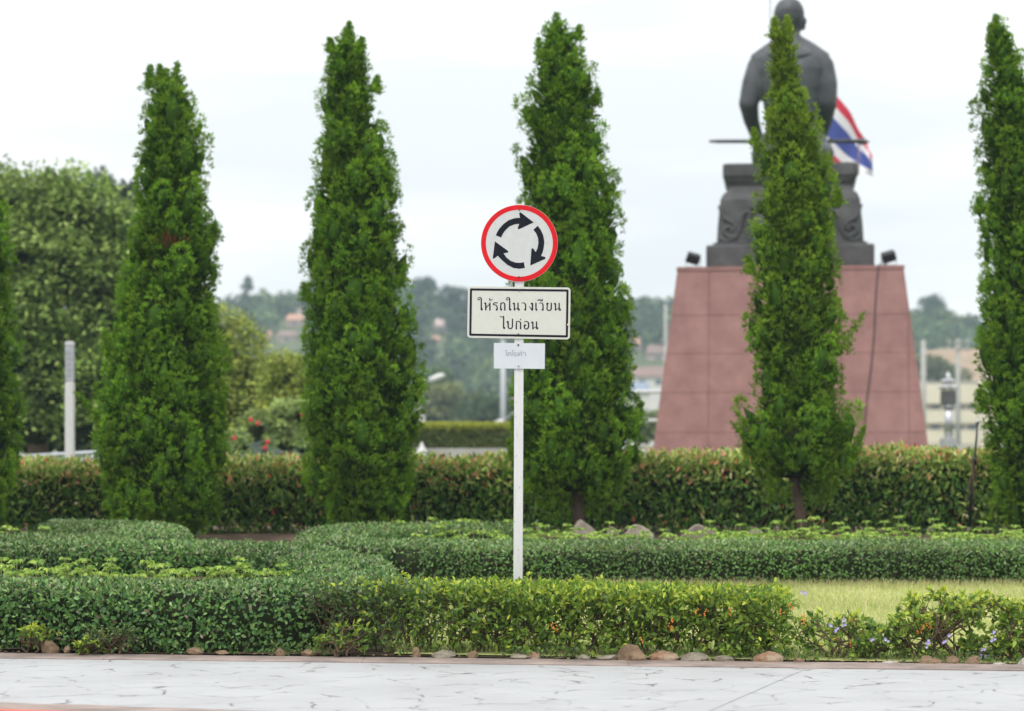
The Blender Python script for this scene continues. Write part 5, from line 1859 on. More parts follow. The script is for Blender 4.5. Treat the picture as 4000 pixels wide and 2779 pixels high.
# flag on a pole behind the statue
def flag():
    d = 72.0
    root = empty('flagpole', (P(3008, 0, d).x, d, .5), 'tall thin flagpole behind the statue head', 'flagpole')
    x = P(3008, 0, d).x
    link('pole', tube_mesh('pole', [(x, d, .5), (x, d, z_of(-330, d))], [.06, .04], 12), M_grey, root)
    link('finial', tube_mesh('finial', [(x, d, z_of(-330, d)), (x, d, z_of(-345, d)), (x, d, z_of(-360, d))], [.05, .09, .02], 12), M_grey, root)
    fr = empty('flag', (x, d, z_of(400, d)), 'flag with red, white and blue stripes drooping out behind the statue', 'flag')
    # corner guides in px: hoist top/bottom, then drooping fly
    nx, ny = 44, 24
    top = [(3010, 120), (3120, 230), (3200, 300), (3262, 368), (3320, 440), (3355, 500), (3384, 545), (3398, 590), (3402, 612)]
    bot = [(3010, 500), (3090, 560), (3170, 590), (3230, 630), (3290, 672), (3330, 690), (3365, 700), (3395, 706), (3418, 712)]
    top, bot = np.array(top, float), np.array(bot, float)
    tt = np.linspace(0, 1, len(top))
    bands = [(0, 1 / 6, M_fred, 'red_stripe'), (1 / 6, 2 / 6, M_fwhite, 'white_stripe'), (2 / 6, 4 / 6, M_fblue, 'blue_stripe'), (4 / 6, 5 / 6, M_fwhite, 'white_stripe'), (5 / 6, 1, M_fred, 'red_stripe')]
    for b0, b1, m, nm in bands:
        V = []
        k = 7
        for j in range(k):
            v = b0 + (b1 - b0) * j / (k - 1)
            for i in range(nx):
                u = i / (nx - 1)
                a = np.array([np.interp(u, tt, top[:, 0]), np.interp(u, tt, top[:, 1])])
                c = np.array([np.interp(u, tt, bot[:, 0]), np.interp(u, tt, bot[:, 1])])
                p = a + (c - a) * v
                dy = .22 * math.sin(u * 11 + v * 2.4) * u + .1 * math.sin(u * 23 - v * 5) * u
                w_ = P(p[0], p[1], d)
                V.append((w_.x, d + .05 + dy, w_.z))
        ue = 30 if b1 == 1 else nx          # the lowest stripe is folded away at the fly end
        i = np.arange(ue - 1)[None, :] + np.arange(k - 1)[:, None] * nx
        Fc = np.stack([i, i + 1, i + nx + 1, i + nx], -1).reshape(-1, 4)
        link(nm, np_mesh(nm, V, Fc, smooth=True), m, fr)


flag()

# flood lights on the pedestal corners, cable
for px, lb, sg in ((2712, 'black floodlight on the left corner of the red pedestal', 1), (3472, 'black floodlight on the right corner of the red pedestal', -1)):
    c = mon((px - 3090) / F * 60.8, -2.5, 6.5)
    d = c.y
    r = empty('floodlight', (c.x, d, 6.41), lb, 'floodlight', 'floodlights on the pedestal')
    rot = Matrix.Rotation(sg * .28, 3, 'Y') @ Matrix.Rotation(.5, 3, 'X')
    bm = bmesh.new()
    add_box(bm, (c.x, d, 6.41 + .24), (.34, .22, .24), rot, .02)
    for k in range(5):
        v = rot @ Vector((-.13 + .065 * k, -.13, 0))
        add_box(bm, Vector((c.x, d, 6.65)) + v, (.012, .05, .2), rot)
    link('housing', bm_mesh('housing', bm), M_black, r)
    v = rot @ Vector((0, .125, 0))
    link('lens', box_mesh('lens', Vector((c.x, d, 6.65)) + v, (.28, .02, .18), rot), M_glass, r)
    bm = bmesh.new()
    add_box(bm, (c.x, d, 6.425), (.2, .1, .025))
    for k in (-1, 1):
        add_box(bm, (c.x + k * .19, d, 6.41 + .13), (.015, .05, .24))
    add_box(bm, (c.x, d, 6.41 + .03), (.38, .05, .015))
    link('bracket', bm_mesh('bracket', bm), M_steel, r)
cb = []
for t in np.linspace(0, 1, 18):
    px = 3430 - 55 * t ** 1.15 - 3 * math.sin(t * 9)
    z = 6.42 - t * (6.42 - z_of(1670, 60.1))
    hwv = np.interp(z, [1.75, 6.41], [3.41, 2.81])
    cb.append(mon((px - 3086) / F * 60.3, -hwv - .04, z))
cb = [cb[0] + Vector((.25, .3, .03)), cb[0] + Vector((.1, .05, .05))] + cb
me = tube_mesh('cable', cb, .014, 6)
tag(link('cable', me, M_black), 'thin black cable hanging down the right side of the red pedestal', 'cable')

# ------------------------------------------------------------------ mid-distance things
def tree_mesh_geo(c, blobs, n, leaf, pal, wts=None, droop=True, clump=.35):
    """clumpy broadleaf crown: blobs = list of (dx,dy,dz,rx,ry,rz)"""
    B = np.array(blobs, float)
    area = B[:, 3] * B[:, 5]
    ncl = max(20, int(n / 75))
    bi = rng.choice(len(B), ncl, p=area / area.sum())
    u = rand_dir(ncl)
    u[:, 2] = np.where(u[:, 2] < -.3, -u[:, 2], u[:, 2])
    cc = B[bi, :3] + u * B[bi, 3:6] * rng.uniform(.75, 1.02, (ncl, 1))
    ci = rng.integers(0, ncl, n)
    q = rand_dir(n)
    q[:, 2] = np.abs(q[:, 2]) * .9 - .15
    cr_ = clump * rng.uniform(.7, 1.3, ncl)[ci]
    pos = cc[ci] + q * cr_[:, None] * rng.uniform(.5, 1, (n, 1)) + np.array(c)
    D = unit(q + rng.normal(size=(n, 3)) * .4 + [0, 0, -.35 if droop else .2])
    NN = unit(q + [0, 0, .6] + rng.normal(size=(n, 3)) * .4)
    ccol = rng.uniform(.62, 1.35, ncl)[ci]
    colr = pick(pal, n, wts) * ccol[:, None]
    return leaves(pos, D, NN, leaf * rng.uniform(.7, 1.3, n), leaf * .42, colr, six=False)


def limbs_mesh(base, top, nb, spread, r0):
    segs = []
    base = np.array(base, float); top = np.array(top, float)
    m1 = base + (top - base) * .45 + [rng.normal() * .1, 0, 0]
    segs += [(base, m1, r0, r0 * .8), (m1, top, r0 * .8, r0 * .3)]
    for k in range(nb):
        f = rng.uniform(.35, .95)
        p = base + (top - base) * f
        a = rng.uniform(0, 2 * np.pi)
        q = p + [math.cos(a) * spread, math.sin(a) * spread, spread * .7]
        mid = (p + q) / 2 + [0, 0, -.1 * spread]
        segs += [(p, mid, r0 * .4, r0 * .3), (mid, q, r0 * .3, r0 * .1)]
    return tubes_np(segs, 8)


def broad_tree(name, px, d, blobs_px, n, leaf, pal, label, wts=None, group=None, clump=.35, cat='tree', trunk_r=.2, base_z=.5, flowers_px=None):
    """blobs_px: (px,py,rx_px,ry_px, depth offset)"""
    x = P(px, 0, d).x
    s = d / F
    bl = []
    for b in blobs_px:
        w_ = P(b[0], b[1], d)
        dy = b[4] if len(b) > 4 else 0
        bl.append((w_.x, d + dy, w_.z, b[2] * s, b[2] * s * .85, b[3] * s))
    root = empty(name, (x, d, base_z), label, cat, group)
    V, Fc, C = tree_mesh_geo((0, 0, 0), bl, n, leaf, pal, wts, clump=clump)
    link('crown', np_mesh('crown', V, Fc, C), M_far, root)['kind'] = 'stuff'
    bm = bmesh.new()
    for b in bl:
        ell(bm, b[:3], (max(b[3] * .54, .05), max(b[4] * .54, .05), max(b[5] * .54, .05)), None, 2)
    link('inner_twigs', bm_mesh('inner_twigs', bm, True), M_core, root)['kind'] = 'stuff'
    zt = max(b[2] for b in bl)
    V, Fc = limbs_mesh((x, d, base_z - .2), (x, d, zt), 8, max(b[3] for b in bl) * .5, trunk_r)
    link('trunk', np_mesh('trunk', V, Fc, smooth=True), M_bark, root)
    if flowers_px:
        for fx, fy in flowers_px:
            bm = bmesh.new()
            p = P(fx, fy, d - 1.0)
            for k in range(6):
                a = k * 1.05
                c0 = p + Vector((math.cos(a) * .024, 0, math.sin(a) * .024))
                ell(bm, c0, (.026, .018, .026), None, 1)
            link('blossom', bm_mesh('blossom', bm, True), M_flower_r, root)
    return root


BT = [(0.24, 0.36, 0.08), (0.32, 0.44, 0.10), (0.16, 0.26, 0.06), (0.42, 0.53, 0.15), (0.09, 0.15, 0.045)]
broad_tree('broadleaf_tree', 150, 58, [(60, 900, 250, 250, .3), (270, 900, 180, 190, 0), (420, 1000, 110, 220, .5), (150, 1100, 300, 250, 0), (380, 1250, 150, 260, .3), (100, 1350, 280, 270, 0), (250, 1520, 260, 210, 0), (440, 1500, 110, 220, .8), (-200, 1100, 260, 420, .5), (0, 1640, 200, 130, 0), (150, 1690, 120, 90, -.3), (310, 1690, 130, 100, -.3), (440, 1700, 110, 100, 0)],
           52000, .19, BT, 'big bushy broadleaf tree filling the left side behind the conifers', clump=.58, trunk_r=.28)
broad_tree('low_shrubbery', 420, 64, [(x_, 1745 + 12 * math.sin(x_), 75, 75, 0) for x_ in range(-120, 860, 75)], 9000, .12, [(0.10, 0.17, 0.05), (0.16, 0.24, 0.07), (0.07, 0.12, 0.04)], 'dark low shrubbery under the big broadleaf tree, behind the handrail', clump=.3, trunk_r=.05, cat='shrub')
broad_tree('dark_tree', 440, 92, [(420, 740, 70, 55, 0), (500, 830, 70, 100, 0), (470, 950, 90, 140, 0), (560, 1000, 60, 200, 0), (440, 1200, 110, 260, 0)], 5200, .28, [(0.05, 0.085, 0.05), (0.07, 0.11, 0.06)], 'dark sparse tree rising behind the big broadleaf tree, left of the forked conifer', clump=.4)
YB = [(0.36, 0.42, 0.08), (0.46, 0.50, 0.10), (0.27, 0.34, 0.08), (0.18, 0.25, 0.06)]
broad_tree('yellow_green_tree', 860, 56, [(850, 1330, 130, 110, 0), (930, 1450, 130, 130, 0), (800, 1500, 160, 180, 0), (1000, 1560, 130, 130, -.3), (890, 1640, 170, 150, -.3)], 13000, .13, YB, 'yellow-green bushy tree between the second and third conifer', clump=.38, trunk_r=.12)
broad_tree('yellow_green_shrub', 1130, 54, [(1110, 1490, 90, 85, 0), (1190, 1520, 80, 100, 0), (1120, 1620, 110, 120, 0), (1210, 1660, 90, 110, 0)], 8000, .12, YB, 'rounded yellow-green shrub against the left side of the full conifer', clump=.33, trunk_r=.08, cat='shrub')
broad_tree('flowering_shrub', 1030, 50, [(1000, 1690, 70, 70, 0), (1080, 1650, 60, 90, 0), (1120, 1730, 80, 60, 0), (940, 1750, 60, 40, 0), (1180, 1620, 40, 60, 0)], 5200, .09, [(0.32, 0.42, 0.13), (0.40, 0.48, 0.17), (0.22, 0.32, 0.10)], 'pale green shrub with a few red blossoms behind the tall hedge', clump=.22, trunk_r=.05, cat='shrub',
           flowers_px=[(1045, 1727), (1008, 1655), (980, 1640), (1182, 1620), (915, 1712), (1036, 1750)])
broad_tree('ball_shrub', 1195, 52, [(1190, 1745, 75, 50, 0)], 3000, .05, [(0.07, 0.13, 0.05), (0.09, 0.16, 0.06)], 'small dark clipped round shrub left of the full conifer', clump=.12, trunk_r=.04, cat='shrub')

# low planter wall and clipped yellow hedge behind, between third and fourth conifer
d = 62
wx0, wx1 = P(1500, 0, d).x, P(2330, 0, d).x
tag(link('planter_wall', box_mesh('planter_wall', ((wx0 + wx1) / 2, d, (.5 + z_of(1752, d)) / 2), (wx1 - wx0, .25, z_of(1752, d) - .5), bev=.02), M_concrete), 'low grey concrete wall below the clipped yellow-topped hedge', 'wall')
r = empty('planter_hedge', ((wx0 + wx1) / 2, d + .8, z_of(1752, d)), 'yellow-topped clipped hedge above the low grey wall, left of the sign post', 'hedge')
n = 16000
xx = rng.uniform(wx0, wx1, n)
tz = rng.uniform(0, 1, n)
topz, botz = z_of(1660, d), z_of(1752, d)
on_top = rng.uniform(0, 1, n) < .4
zz_ = np.where(on_top, topz + rng.uniform(-.05, .04, n), botz + (topz - botz) * tz)
yy = np.where(on_top, d + .25 + rng.uniform(0, 1.1, n), d + .22 + rng.uniform(-.05, .05, n))
zf = (zz_ - botz) / (topz - botz)
cols = np.where((zf > .8)[:, None], pick([(0.40, 0.42, 0.06), (0.33, 0.38, 0.07)], n), pick([(0.17, 0.23, 0.07), (0.12, 0.18, 0.06), (0.2, 0.2, 0.08)], n))
V, Fc, C = leaves(np.stack([xx, yy, zz_], 1), rand_dir(n) + [0, 0, .5], unit(rand_dir(n) + [0, -.6, .6]), .09, .05, cols, six=False)
link('leaves', np_mesh('leaves', V, Fc, C), M_far, r)['kind'] = 'stuff'
link('inner_twigs', box_mesh('inner_twigs', ((wx0 + wx1) / 2, d + .8, (topz + .5) / 2 - .03), (wx1 - wx0 - .05, 1.1, topz - .5 - .1)), M_core, r)
# small white cone-like ornament
c = P(1648, 1770, 60)
bm = bmesh.new()
lathe(bm, [(.14, .5 - c.z), (.14, 0), (.12, .06), (.04, .2), (.012, .28)], 12, (c.x, 60, c.z))
tag(link('white_bollard', bm_mesh('white_bollard', bm, True), M_white), 'small white pointed bollard beside the full conifer, behind the tall hedge', 'bollard')

# white lamp column, left, with slot panel
d = 45
c = P(273, 0, d)
r = empty('lamp_column', (c.x, d, .5), 'white square light column in front of the big broadleaf tree', 'lamp post')
w_ = 34 * d / F
link('column', box_mesh('column', (c.x, d, (.5 + z_of(1492, d)) / 2), (w_, w_, z_of(1492, d) - .5), bev=.012), M_white, r)
link('light_head', box_mesh('light_head', (c.x, d, (z_of(1490, d) + z_of(1352, d)) / 2), (w_ * .94, w_ * .94, z_of(1352, d) - z_of(1490, d)), bev=.008), M_grey, r)
for k in range(5):
    z = z_of(1380 + 22 * k, d)
    link('light_slot', box_mesh('light_slot', (c.x, d - w_ * .47 - .004, z), (w_ * .5, .008, .05)), M_zinc, r)
link('cap', box_mesh('cap', (c.x, d, (z_of(1351, d) + z_of(1335, d)) / 2), (w_, w_, z_of(1335, d) - z_of(1351, d)), bev=.01), M_white, r)
# pale handrail
d = 47
r = empty('handrail', (P(240, 0, d).x, d, .5), 'pale grey metal handrail beside the white light column', 'railing')
p0, p1 = P(60, 1787, d), P(520, 1760, d)
link('top_rail', tube_mesh('top_rail', [p0, p1], .045, 8), M_grey, r)
link('lower_rail', tube_mesh('lower_rail', [p0 - Vector((0, 0, .14)), p1 - Vector((0, 0, .14))], .03, 8), M_grey, r)
for t in (0.02, .34, .66, .98):
    p = p0.lerp(p1, t)
    link('rail_post', tube_mesh('rail_post', [(p.x, p.y, .5), (p.x, p.y, p.z - .03)], .035, 8), M_grey, r)

# thin black stake by the right conifer, with two stays
d = 32.3
r = empty('garden_stake', (P(3788, 0, d).x, d, .5), 'thin black metal stake standing before the tall hedge, left of the rightmost conifer', 'stake')
link('rod', tube_mesh('rod', [P(3786, 2060, d), P(3798, 1900, d), P(3808, 1790, d), P(3818, 1660, d)], [.022, .022, .016, .012], 8), M_black, r)
link('tip', tube_mesh('tip', [P(3818, 1662, d), P(3819, 1648, d), P(3822, 1636, d)], [.02, .028, .012], 8), M_steel, r)
for a in (3765, 3806):
    link('stay', tube_mesh('stay', [P(a, 2060, d - .05), P(3800, 1800, d - .03)], .008, 6), M_twig, r)
link('collar_clip', tube_mesh('collar_clip', [P(3804, 1815, d), P(3807, 1785, d)], .035, 8), M_black, r)

# ornate stainless lantern post, right
d = 88
c = P(3706, 0, d)
r = empty('lantern_post', (c.x, d, .5), 'stainless steel lantern post with a crown of small domes, in front of the beige building', 'lamp post')
s = d / F
bm = bmesh.new()
lathe(bm, [(.16, 0), (.16, z_of(1590, d) - z_of(1710, d))], 16, (c.x, d, z_of(1710, d)))
link('pole', bm_mesh('pole', bm, True), M_steel, r)
link('foot_box', box_mesh('foot_box', (c.x, d, (.5 + z_of(1712, d)) / 2), (60 * s, 60 * s, z_of(1712, d) - .5), bev=.02), M_steel, r)
link('lantern', box_mesh('lantern', (c.x - .02, d, (z_of(1582, d) + z_of(1525, d)) / 2), (54 * s, 54 * s, z_of(1525, d) - z_of(1582, d)), bev=.03), mat('smoked_glass', (.09, .09, .085), (.05, .05, .05), .15), r)
bm = bmesh.new()
lathe(bm, [(.2, 0), (.27, .06), (.2, .12)], 16, (c.x, d, z_of(1595, d)))
link('lantern_base', bm_mesh('lantern_base', bm, True), M_steel, r)
for k in range(6):
    a = k * math.pi / 3
    for rr, yy_, r_ in ((.27, 1515, .085), (.17, 1490, .085)):
        bm = bmesh.new()
        ell(bm, (c.x - .02 + math.cos(a) * rr, d + math.sin(a) * rr, z_of(yy_, d)), (r_, r_, r_ * .9), None, 2)
        link('dome', bm_mesh('dome', bm, True), M_steel, r)
bm = bmesh.new()
lathe(bm, [(.2, 0), (.16, .12), (.09, .25), (.11, .36), (.08, .48), (.01, .62)], 14, (c.x - .02, d, z_of(1518, d)))
link('finial', bm_mesh('finial', bm, True), M_steel, r)


# poles and street lamps
def pole(px, ytop, d, rad, label, cat='pole', arms=(), name='utility_pole', m=None, insul=True):
    c = P(px, 0, d)
    r = empty(name, (c.x, d, .5), label, cat)
    link('mast', tube_mesh('mast', [(c.x, d, .5), (c.x, d, z_of(ytop, d))], [rad * 1.2, rad], 10), m or M_concrete, r)
    for (yy_, l_) in arms:
        z = z_of(yy_, d)
        link('crossarm', box_mesh('crossarm', (c.x, d - rad - .06, z), (l_, .1, .12)), M_concrete, r)
        for k in (-1, 0, 1):
            bm = bmesh.new()
            lathe(bm, [(.06, 0), (.09, .08), (.05, .14), (.07, .2)], 8, (c.x + k * l_ * .42, d - rad - .06, z + .065))
            link('insulator', bm_mesh('insulator', bm, True), M_white, r)
    return r


def street_lamp(px, ytop, d, armdx_px, arm_rise, label, rad=.11):
    c = P(px, 0, d)
    r = empty('street_lamp', (c.x, d, .5), label, 'street lamp', 'grey street lamps in the distance')
    s = d / F
    z = z_of(ytop, d)
    link('mast', tube_mesh('mast', [(c.x, d, .5), (c.x, d, z)], [rad * 1.2, rad * .8], 10), M_grey, r)
    e = Vector((c.x + armdx_px * s, d, z + arm_rise * s))
    link('arm', tube_mesh('arm', [(c.x, d, z), Vector((c.x, d, z)).lerp(e, .5) + Vector((0, 0, .1)), e], [.06, .05, .045], 8), M_grey, r)
    dv = (e - Vector((c.x, d, z))).normalized()
    link('lamp_head', tube_mesh('lamp_head', [e - dv * .05, e + dv * .15, e + dv * .5, e + dv * .75], [.06, .13, .15, .05], 10), M_white, r)


street_lamp(1590, 1520, 105, 85, 32, 'street lamp whose arm sticks out right of the full conifer')
street_lamp(1965, 1330, 130, -5, 10, 'tall grey street lamp mast just left of the sign post', rad=.15)
street_lamp(2075, 1590, 100, -110, -55, 'street lamp hidden by the sign post with its arm pointing down left')
pole(3607, 1330, 190, .2, 'plain concrete pole right of the red pedestal', arms=())
pole(3742, 1325, 230, .22, 'concrete utility pole with crossarms above the beige building', arms=((1338, 2.2), (1362, 2.2)))
pole(2600, 1190, 260, .16, 'far thin mast close to the left side of the red pedestal')

# white barrier rails left of the pedestal
d = 76
r = empty('white_railing', (P(2520, 0, d).x, d, .5), 'white two-bar railing between the conifer behind the sign and the red pedestal', 'railing')
for y_ in (1532, 1645):
    link('rail', tube_mesh('rail', [P(2380, y_, d), P(2680, y_ - 2, d)], .06, 8), M_white, r)
for px in (2390, 2670):
    p = P(px, 1525, d)
    link('rail_post', tube_mesh('rail_post', [(p.x, d, .5), (p.x, d, p.z)], .07, 8), M_white, r)
for px0_, px1_, d, lb in ((2440, 2640, 95, 'low white wall left of the red pedestal behind the tall hedge'), (3540, 3960, 112, 'low white wall under the beige building, right of the pedestal')):
    x0, x1 = P(px0_, 0, d).x, P(px1_, 0, d).x
    zt = z_of(1738, d)
    wr = empty('white_wall', ((x0 + x1) / 2, d, .5), lb, 'wall')
    link('wall_body', box_mesh('wall_body', ((x0 + x1) / 2, d, (.5 + zt - .08) / 2), (x1 - x0, .2, zt - .58), bev=.01), M_white, wr)
    link('coping', box_mesh('coping', ((x0 + x1) / 2, d, zt - .04), (x1 - x0 + .06, .3, .08), bev=.01), M_wallp, wr)


# beige building, right
def building():
    d = 345
    s = d / F
    x0, x1 = P(3520, 0, d).x, P(3815, 0, d).x
    zt = z_of(1497, d)
    r = empty('beige_building', ((x0 + x1) / 2, d, .5), 'beige building of several floors with dark windows between the pedestal and the rightmost conifer', 'building')
    link('wall', box_mesh('wall', ((x0 + x1) / 2, d + 5, (.5 + zt) / 2), (x1 - x0, 10, zt - .5)), M_frame, r)
    # white-cream floor bands (balcony fronts), proud of the wall
    for ya, yb in ((1500, 1578), (1603, 1655), (1682, 1735), (1762, 1800)):
        za, zb_ = z_of(ya, d), z_of(yb, d)
        link('balcony_front', box_mesh('balcony_front', ((x0 + x1) / 2, d - .5, (za + zb_) / 2), (x1 - x0, 1.0, za - zb_), bev=.03), M_beige, r)
    for (ya, yb) in ((1580, 1601), (1657, 1680), (1737, 1760)):
        for px in (3528, 3582, 3642, 3730, 3788):
            c = P(px + 12, (ya + yb) / 2, d)
            ww, hh = 38 * s, (yb - ya - 2) * s
            f = link('window', box_mesh('window', (c.x, d - .03, c.z), (ww, .06, hh)), M_wallp, r)
            for k in (-1, 1):
                link('pane', box_mesh('pane', (c.x + k * ww * .235, d - .07, c.z), (ww * .42, .04, hh * .84)), M_window, f)
    # stair tower at right end
    xt0, xt1 = P(3816, 0, d).x, P(3990, 0, d).x
    zz2 = z_of(1485, d)
    link('stair_tower', box_mesh('stair_tower', ((xt0 + xt1) / 2, d + 3.5, (.5 + zz2) / 2), (xt1 - xt0, 10, zz2 - .5)), M_beige, r)
    link('roof_edge', box_mesh('roof_edge', ((x0 + x1) / 2, d + 4.6, zt + .14), (x1 - x0 + .4, 11, .24)), M_concrete, r)


building()


HOUSES = []


def house(px, ybase, d, wpx, hpx, wallm, roofm, label, name='house', deep=7, roof_h=.6):
    if d > 420:                      # stand it on the slope where the ray meets the ground
        for q in range(440, 790, 4):
            pq = P(px, ybase, q)
            if float(hill_h(np.array([pq.x]), np.array([float(q)]))[0]) >= pq.z - .3:
                break
        d = float(q)
    s = d / F
    c = P(px, ybase, d)
    w_, h = wpx * s, hpx * s
    HOUSES.append((px, d, wpx))
    z0 = c.z
    gzv = .5 if d < 420 else float(hill_h(np.array([c.x]), np.array([float(d)]))[0])
    zb_ = min(gzv, z0) - .4
    r = empty(name, (c.x, d, zb_ + .4), label, 'house', 'small houses among the far trees')
    hb = z0 + h * (1 - roof_h) if roof_h < .9 else z0 + h * .3
    link('wall', box_mesh('wall', (c.x, d + deep / 2, (zb_ + hb) / 2), (w_ * .92, deep, hb - zb_)), wallm, r)
    bm = bmesh.new()
    zt = z0 + h
    pts = [(-w_ / 2, -.4, hb), (w_ / 2, -.4, hb), (w_ / 2, deep + .4, hb), (-w_ / 2, deep + .4, hb), (-w_ * .42, deep / 2, zt), (w_ * .42, deep / 2, zt)]
    v = [bm.verts.new((c.x + a, d + b, c_)) for a, b, c_ in pts]
    for f in ((0, 1, 5, 4), (1, 2, 5), (2, 3, 4, 5), (3, 0, 4), (3, 2, 1, 0)): bm.faces.new([v[k] for k in f])
    link('roof', bm_mesh('roof', bm), roofm, r)
    nwin = max(1, int(w_ / 3))
    for k in range(nwin):
        xw = c.x + (k + .5 - nwin / 2) * w_ * .85 / nwin
        zc = hb - min(1.5, (hb - z0) * .5 + .3)
        f = link('window', box_mesh('window', (xw, d - .03, zc), (1.3, .06, 1.0)), M_wallp, r)
        link('pane', box_mesh('pane', (xw, d - .07, zc), (1.1, .04, .8)), M_window, f)
    return r


house(1150, 1270, 640, 70, 45, M_wallk, M_orange, 'far house with an orange roof on the slope left of the full conifer')
house(1120, 1330, 610, 80, 40, M_wallk, M_brownroof, 'far pinkish house lower on the slope left of the full conifer')
house(1040, 1325, 600, 36, 34, M_wallk, M_orange, 'tiny far pink house, leftmost on the slope')
house(1185, 1225, 680, 60, 36, M_wallp, M_orange, 'far pale house high on the slope beside the full conifer')
house(1690, 1200, 700, 50, 30, M_wallp, M_bluegrey, 'far white house near the ridge left of the round sign')
house(1722, 1300, 620, 55, 58, M_wallk, M_wallk, 'far pink house in the trees left of the text plate')
house(1700, 1340, 600, 40, 30, M_wallk, M_orange, 'small far house with orange roof below the pink one')
house(1655, 1575, 380, 60, 40, M_wallp, M_blue, 'house with a blue roof beside the full conifer')
house(1955, 1602, 330, 150, 46, M_wallk, M_orange, 'house with a long orange roof just left of the sign post', roof_h=.8)
house(2480, 1365, 600, 60, 50, M_wallk, M_orange, 'far house with orange roof right of the conifer behind the sign')
house(2570, 1405, 560, 90, 60, M_wallk, M_brownroof, 'far pink house left of the red pedestal')
house(2540, 1500, 420, 150, 70, M_wallp, M_brownroof, 'house with a brown roof left of the red pedestal')
house(2480, 1560, 330, 130, 70, M_wallp, M_bluegrey, 'house with a blue-grey roof left of the red pedestal')
house(3565, 1270, 640, 60, 60, M_wallp, M_wallp, 'far white house on the slope right of the red pedestal')
house(3662, 1215, 700, 40, 26, M_wallp, M_wallp, 'far white house on the ridge right of the red pedestal')
house(3772, 1380, 560, 26, 60, M_wallp, M_wallp, 'narrow white tank house behind the crossarm pole')
# bare orange earth bank on the slope
d0_ = 470
bm = bmesh.new()
rows_ = []
for j in range(5):
    row = []
    for i in range(9):
        px = 3600 + i * 36
        py = 1500 - j * 34 + 6 * math.sin(i * 1.7)
        w_ = P(px, py, d0_ + j * 14)
        row.append(bm.verts.new(w_))
    rows_.append(row)
for a, b in zip(rows_[:-1], rows_[1:]):
    for k in range(8): bm.faces.new((a[k], a[k + 1], b[k + 1], b[k]))
tag(link('earth_bank', bm_mesh('earth_bank', bm, True), mat('orange_earth', (.36, .22, .15), (.2, .17, .09), .95, scale=.12)), kind='structure')

# woods on the slope
def woods():
    PALH = [(0.06, 0.10, 0.045), (0.09, 0.14, 0.055), (0.045, 0.075, 0.04), (0.13, 0.18, 0.07)]
    parts = []
    VS, FS, CS, off = [], [], [], 0
    spots = []
    for row, d in enumerate(np.arange(400, 790, 22)):
        for px in np.arange(600, 4100, 26):
            if 1300 < px < 1480 or 2150 < px < 2380 or 2760 < px < 3440: continue
            if rng.uniform() < .32: continue
            spots.append((px + rng.uniform(-12, 12), d + rng.uniform(-8, 8)))
    tri = 0
    for px, d in spots:
        if 3620 < px < 3800 and 440 < d < 560: continue
        if any(abs(px - hx) < hw_ * .75 + 12 and hd - 75 < d < hd + 6 for hx, hd, hw_ in HOUSES): continue
        x = (px - 2000) / F * d
        g = .5 if d < 432 else float(hill_h(np.array([x]), np.array([d]))[0])
        h = rng.uniform(4.5, 8.5) * (1 + .25 * (rng.uniform() < .15))
        r_ = h * rng.uniform(.35, .55)
        n = 120
        u = rand_dir(n)
        lob = 1 + .28 * np.sin(u[:, 0] * 7 + px) * np.cos(u[:, 2] * 6 + d)
        pos = np.stack([x + u[:, 0] * r_ * lob, d + u[:, 1] * r_ * lob, g + h * .55 + u[:, 2] * h * .45 * lob], 1)
        tone = (.95 + .35 * math.sin(px * .021 + d * .03) * math.sin(px * .009 + 2)) * rng.uniform(.6, 1.4) * np.array([1, 1, 1]) * (np.array([1.35, 1.2, .8]) if rng.uniform() < .12 else 1)
        c = pick(PALH, n) * tone
        v, f, cc = leaves(pos, rand_dir(n), unit(u + rand_dir(n) * .5), 1.7, 1.5, c, six=False)
        VS.append(v); FS.append(f + off); CS.append(cc); off += len(v)
    o = link('hillside_woods', np_mesh('hillside_woods', np.concatenate(VS), np.concatenate(FS), np.concatenate(CS)), M_far)
    tag(o, 'blurred bluish-green woods covering the far slope', 'woods', kind='stuff')
    return len(spots)


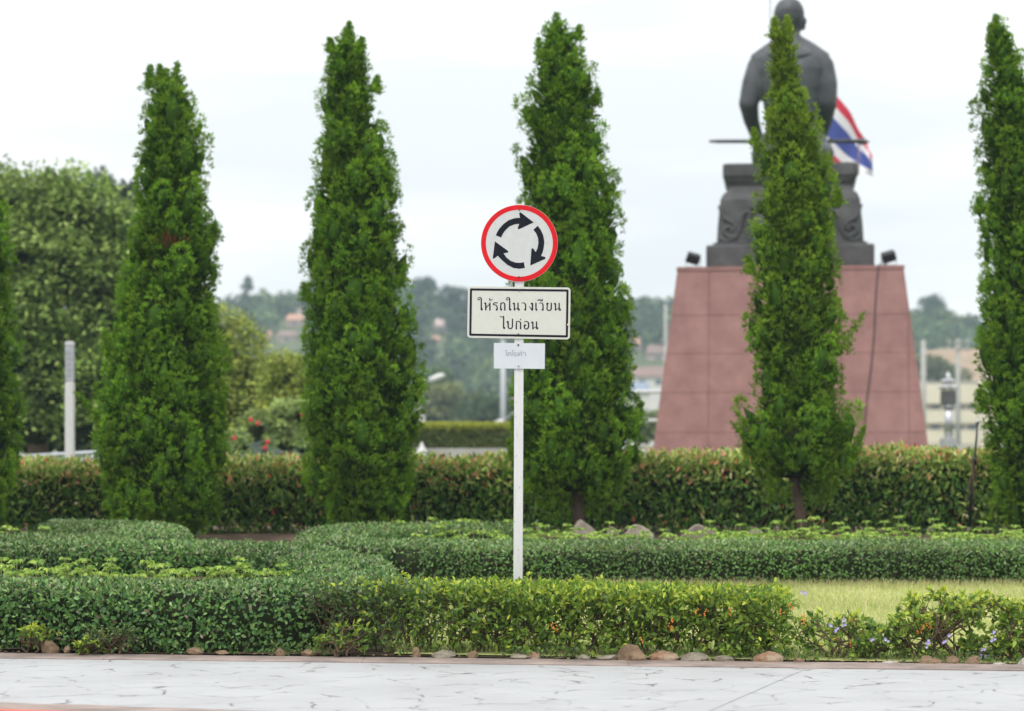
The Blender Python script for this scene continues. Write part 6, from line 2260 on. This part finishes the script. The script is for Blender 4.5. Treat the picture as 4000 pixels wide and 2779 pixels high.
print('woods', woods())
for px, yt, d, wpx, lb, kind in ((965, 1085, 700, 26, 'far pointed dark conifer on the ridge, left of the full conifer', 0), (1650, 1090, 690, 70, 'tall far tree at the left of the ridge, right of the full conifer', 1),
                                 (1775, 1110, 690, 80, 'domed far tree on the ridge left of the round sign', 1), (3640, 1155, 700, 75, 'tall loose far tree on the ridge right of the red pedestal', 1), (1230, 1115, 690, 60, 'far tree on the ridge hidden partly by the full conifer', 1)):
    base = z_of(1290, d)
    ys = z_of(yt, d)
    if kind == 0:
        bl = [(px, yt + 20 + 28 * k, 7 + 7 * k, 22) for k in range(6)]
    else:
        bl = [(px, yt + 60, wpx * .7, 50), (px - wpx * .4, yt + 95, wpx * .55, 45), (px + wpx * .45, yt + 100, wpx * .55, 45)]
    broad_tree('ridge_tree', px, d, bl, 2200, 1.1, [(0.05, 0.085, 0.045), (0.07, 0.11, 0.05)], lb, clump=1.6 if kind else .7, base_z=float(hill_h(np.array([(px - 2000) / F * d]), np.array([float(d)]))[0]), trunk_r=.4, group='trees standing out on the far ridge')
# nearer rounded trees under the slope (gap left of the sign)
for px, d, bl, pal, lb in ((1760, 260, [(1740, 1600, 90, 80), (1830, 1620, 80, 60), (1690, 1640, 60, 50)], [(0.22, 0.26, 0.10), (0.28, 0.28, 0.11), (0.15, 0.19, 0.08)], 'olive rounded tree above the yellow-topped hedge, left of the sign post'),
                           (1910, 240, [(1900, 1620, 110, 70), (2000, 1640, 80, 60)], [(0.12, 0.18, 0.08), (0.09, 0.14, 0.07)], 'grey-green rounded tree right above the yellow-topped hedge'),
                           (1680, 300, [(1700, 1520, 60, 60)], [(0.13, 0.20, 0.09)], 'small grey-green tree beside the blue roof'),
                           (2530, 130, [(2500, 1700, 80, 70), (2600, 1690, 70, 80)], [(0.14, 0.20, 0.08), (0.2, 0.25, 0.1)], 'green bush behind the white railing'),
                           (3680, 420, [(3620, 1460, 60, 50), (3700, 1480, 70, 40)], [(0.15, 0.2, 0.08), (0.22, 0.22, 0.1)], 'low trees just above the beige building roof')):
    broad_tree('round_tree', px, d, bl, 3200, d * .0022, pal, lb, clump=d * .004, group='rounded trees before the far slope')

# ------------------------------------------------------------------ haze
hz_m = bpy.data.materials.new('haze_air')
hz_m.use_nodes = True
hn = hz_m.node_tree
hn.nodes.clear()
ho = hn.nodes.new('ShaderNodeOutputMaterial')
hv = hn.nodes.new('ShaderNodeVolumePrincipled')
hv.inputs['Color'].default_value = (0.70, 0.87, 1.0, 1)
hv.inputs['Density'].default_value = 0.00035
hv.inputs['Anisotropy'].default_value = 0.2
hn.links.new(hv.outputs[0], ho.inputs['Volume'])
hb = box_mesh('haze', (0, 440, 37.2), (1500, 1000, 77))
tag(link('haze', hb, hz_m), kind='stuff')
bpy.data.objects['haze']['label'] = 'thin bluish haze over the distant slope'
bpy.data.objects['haze']['category'] = 'haze'
print('tris', sum(len(o.data.loops) - 2 * len(o.data.polygons) for o in bpy.data.objects if o.type == 'MESH'))
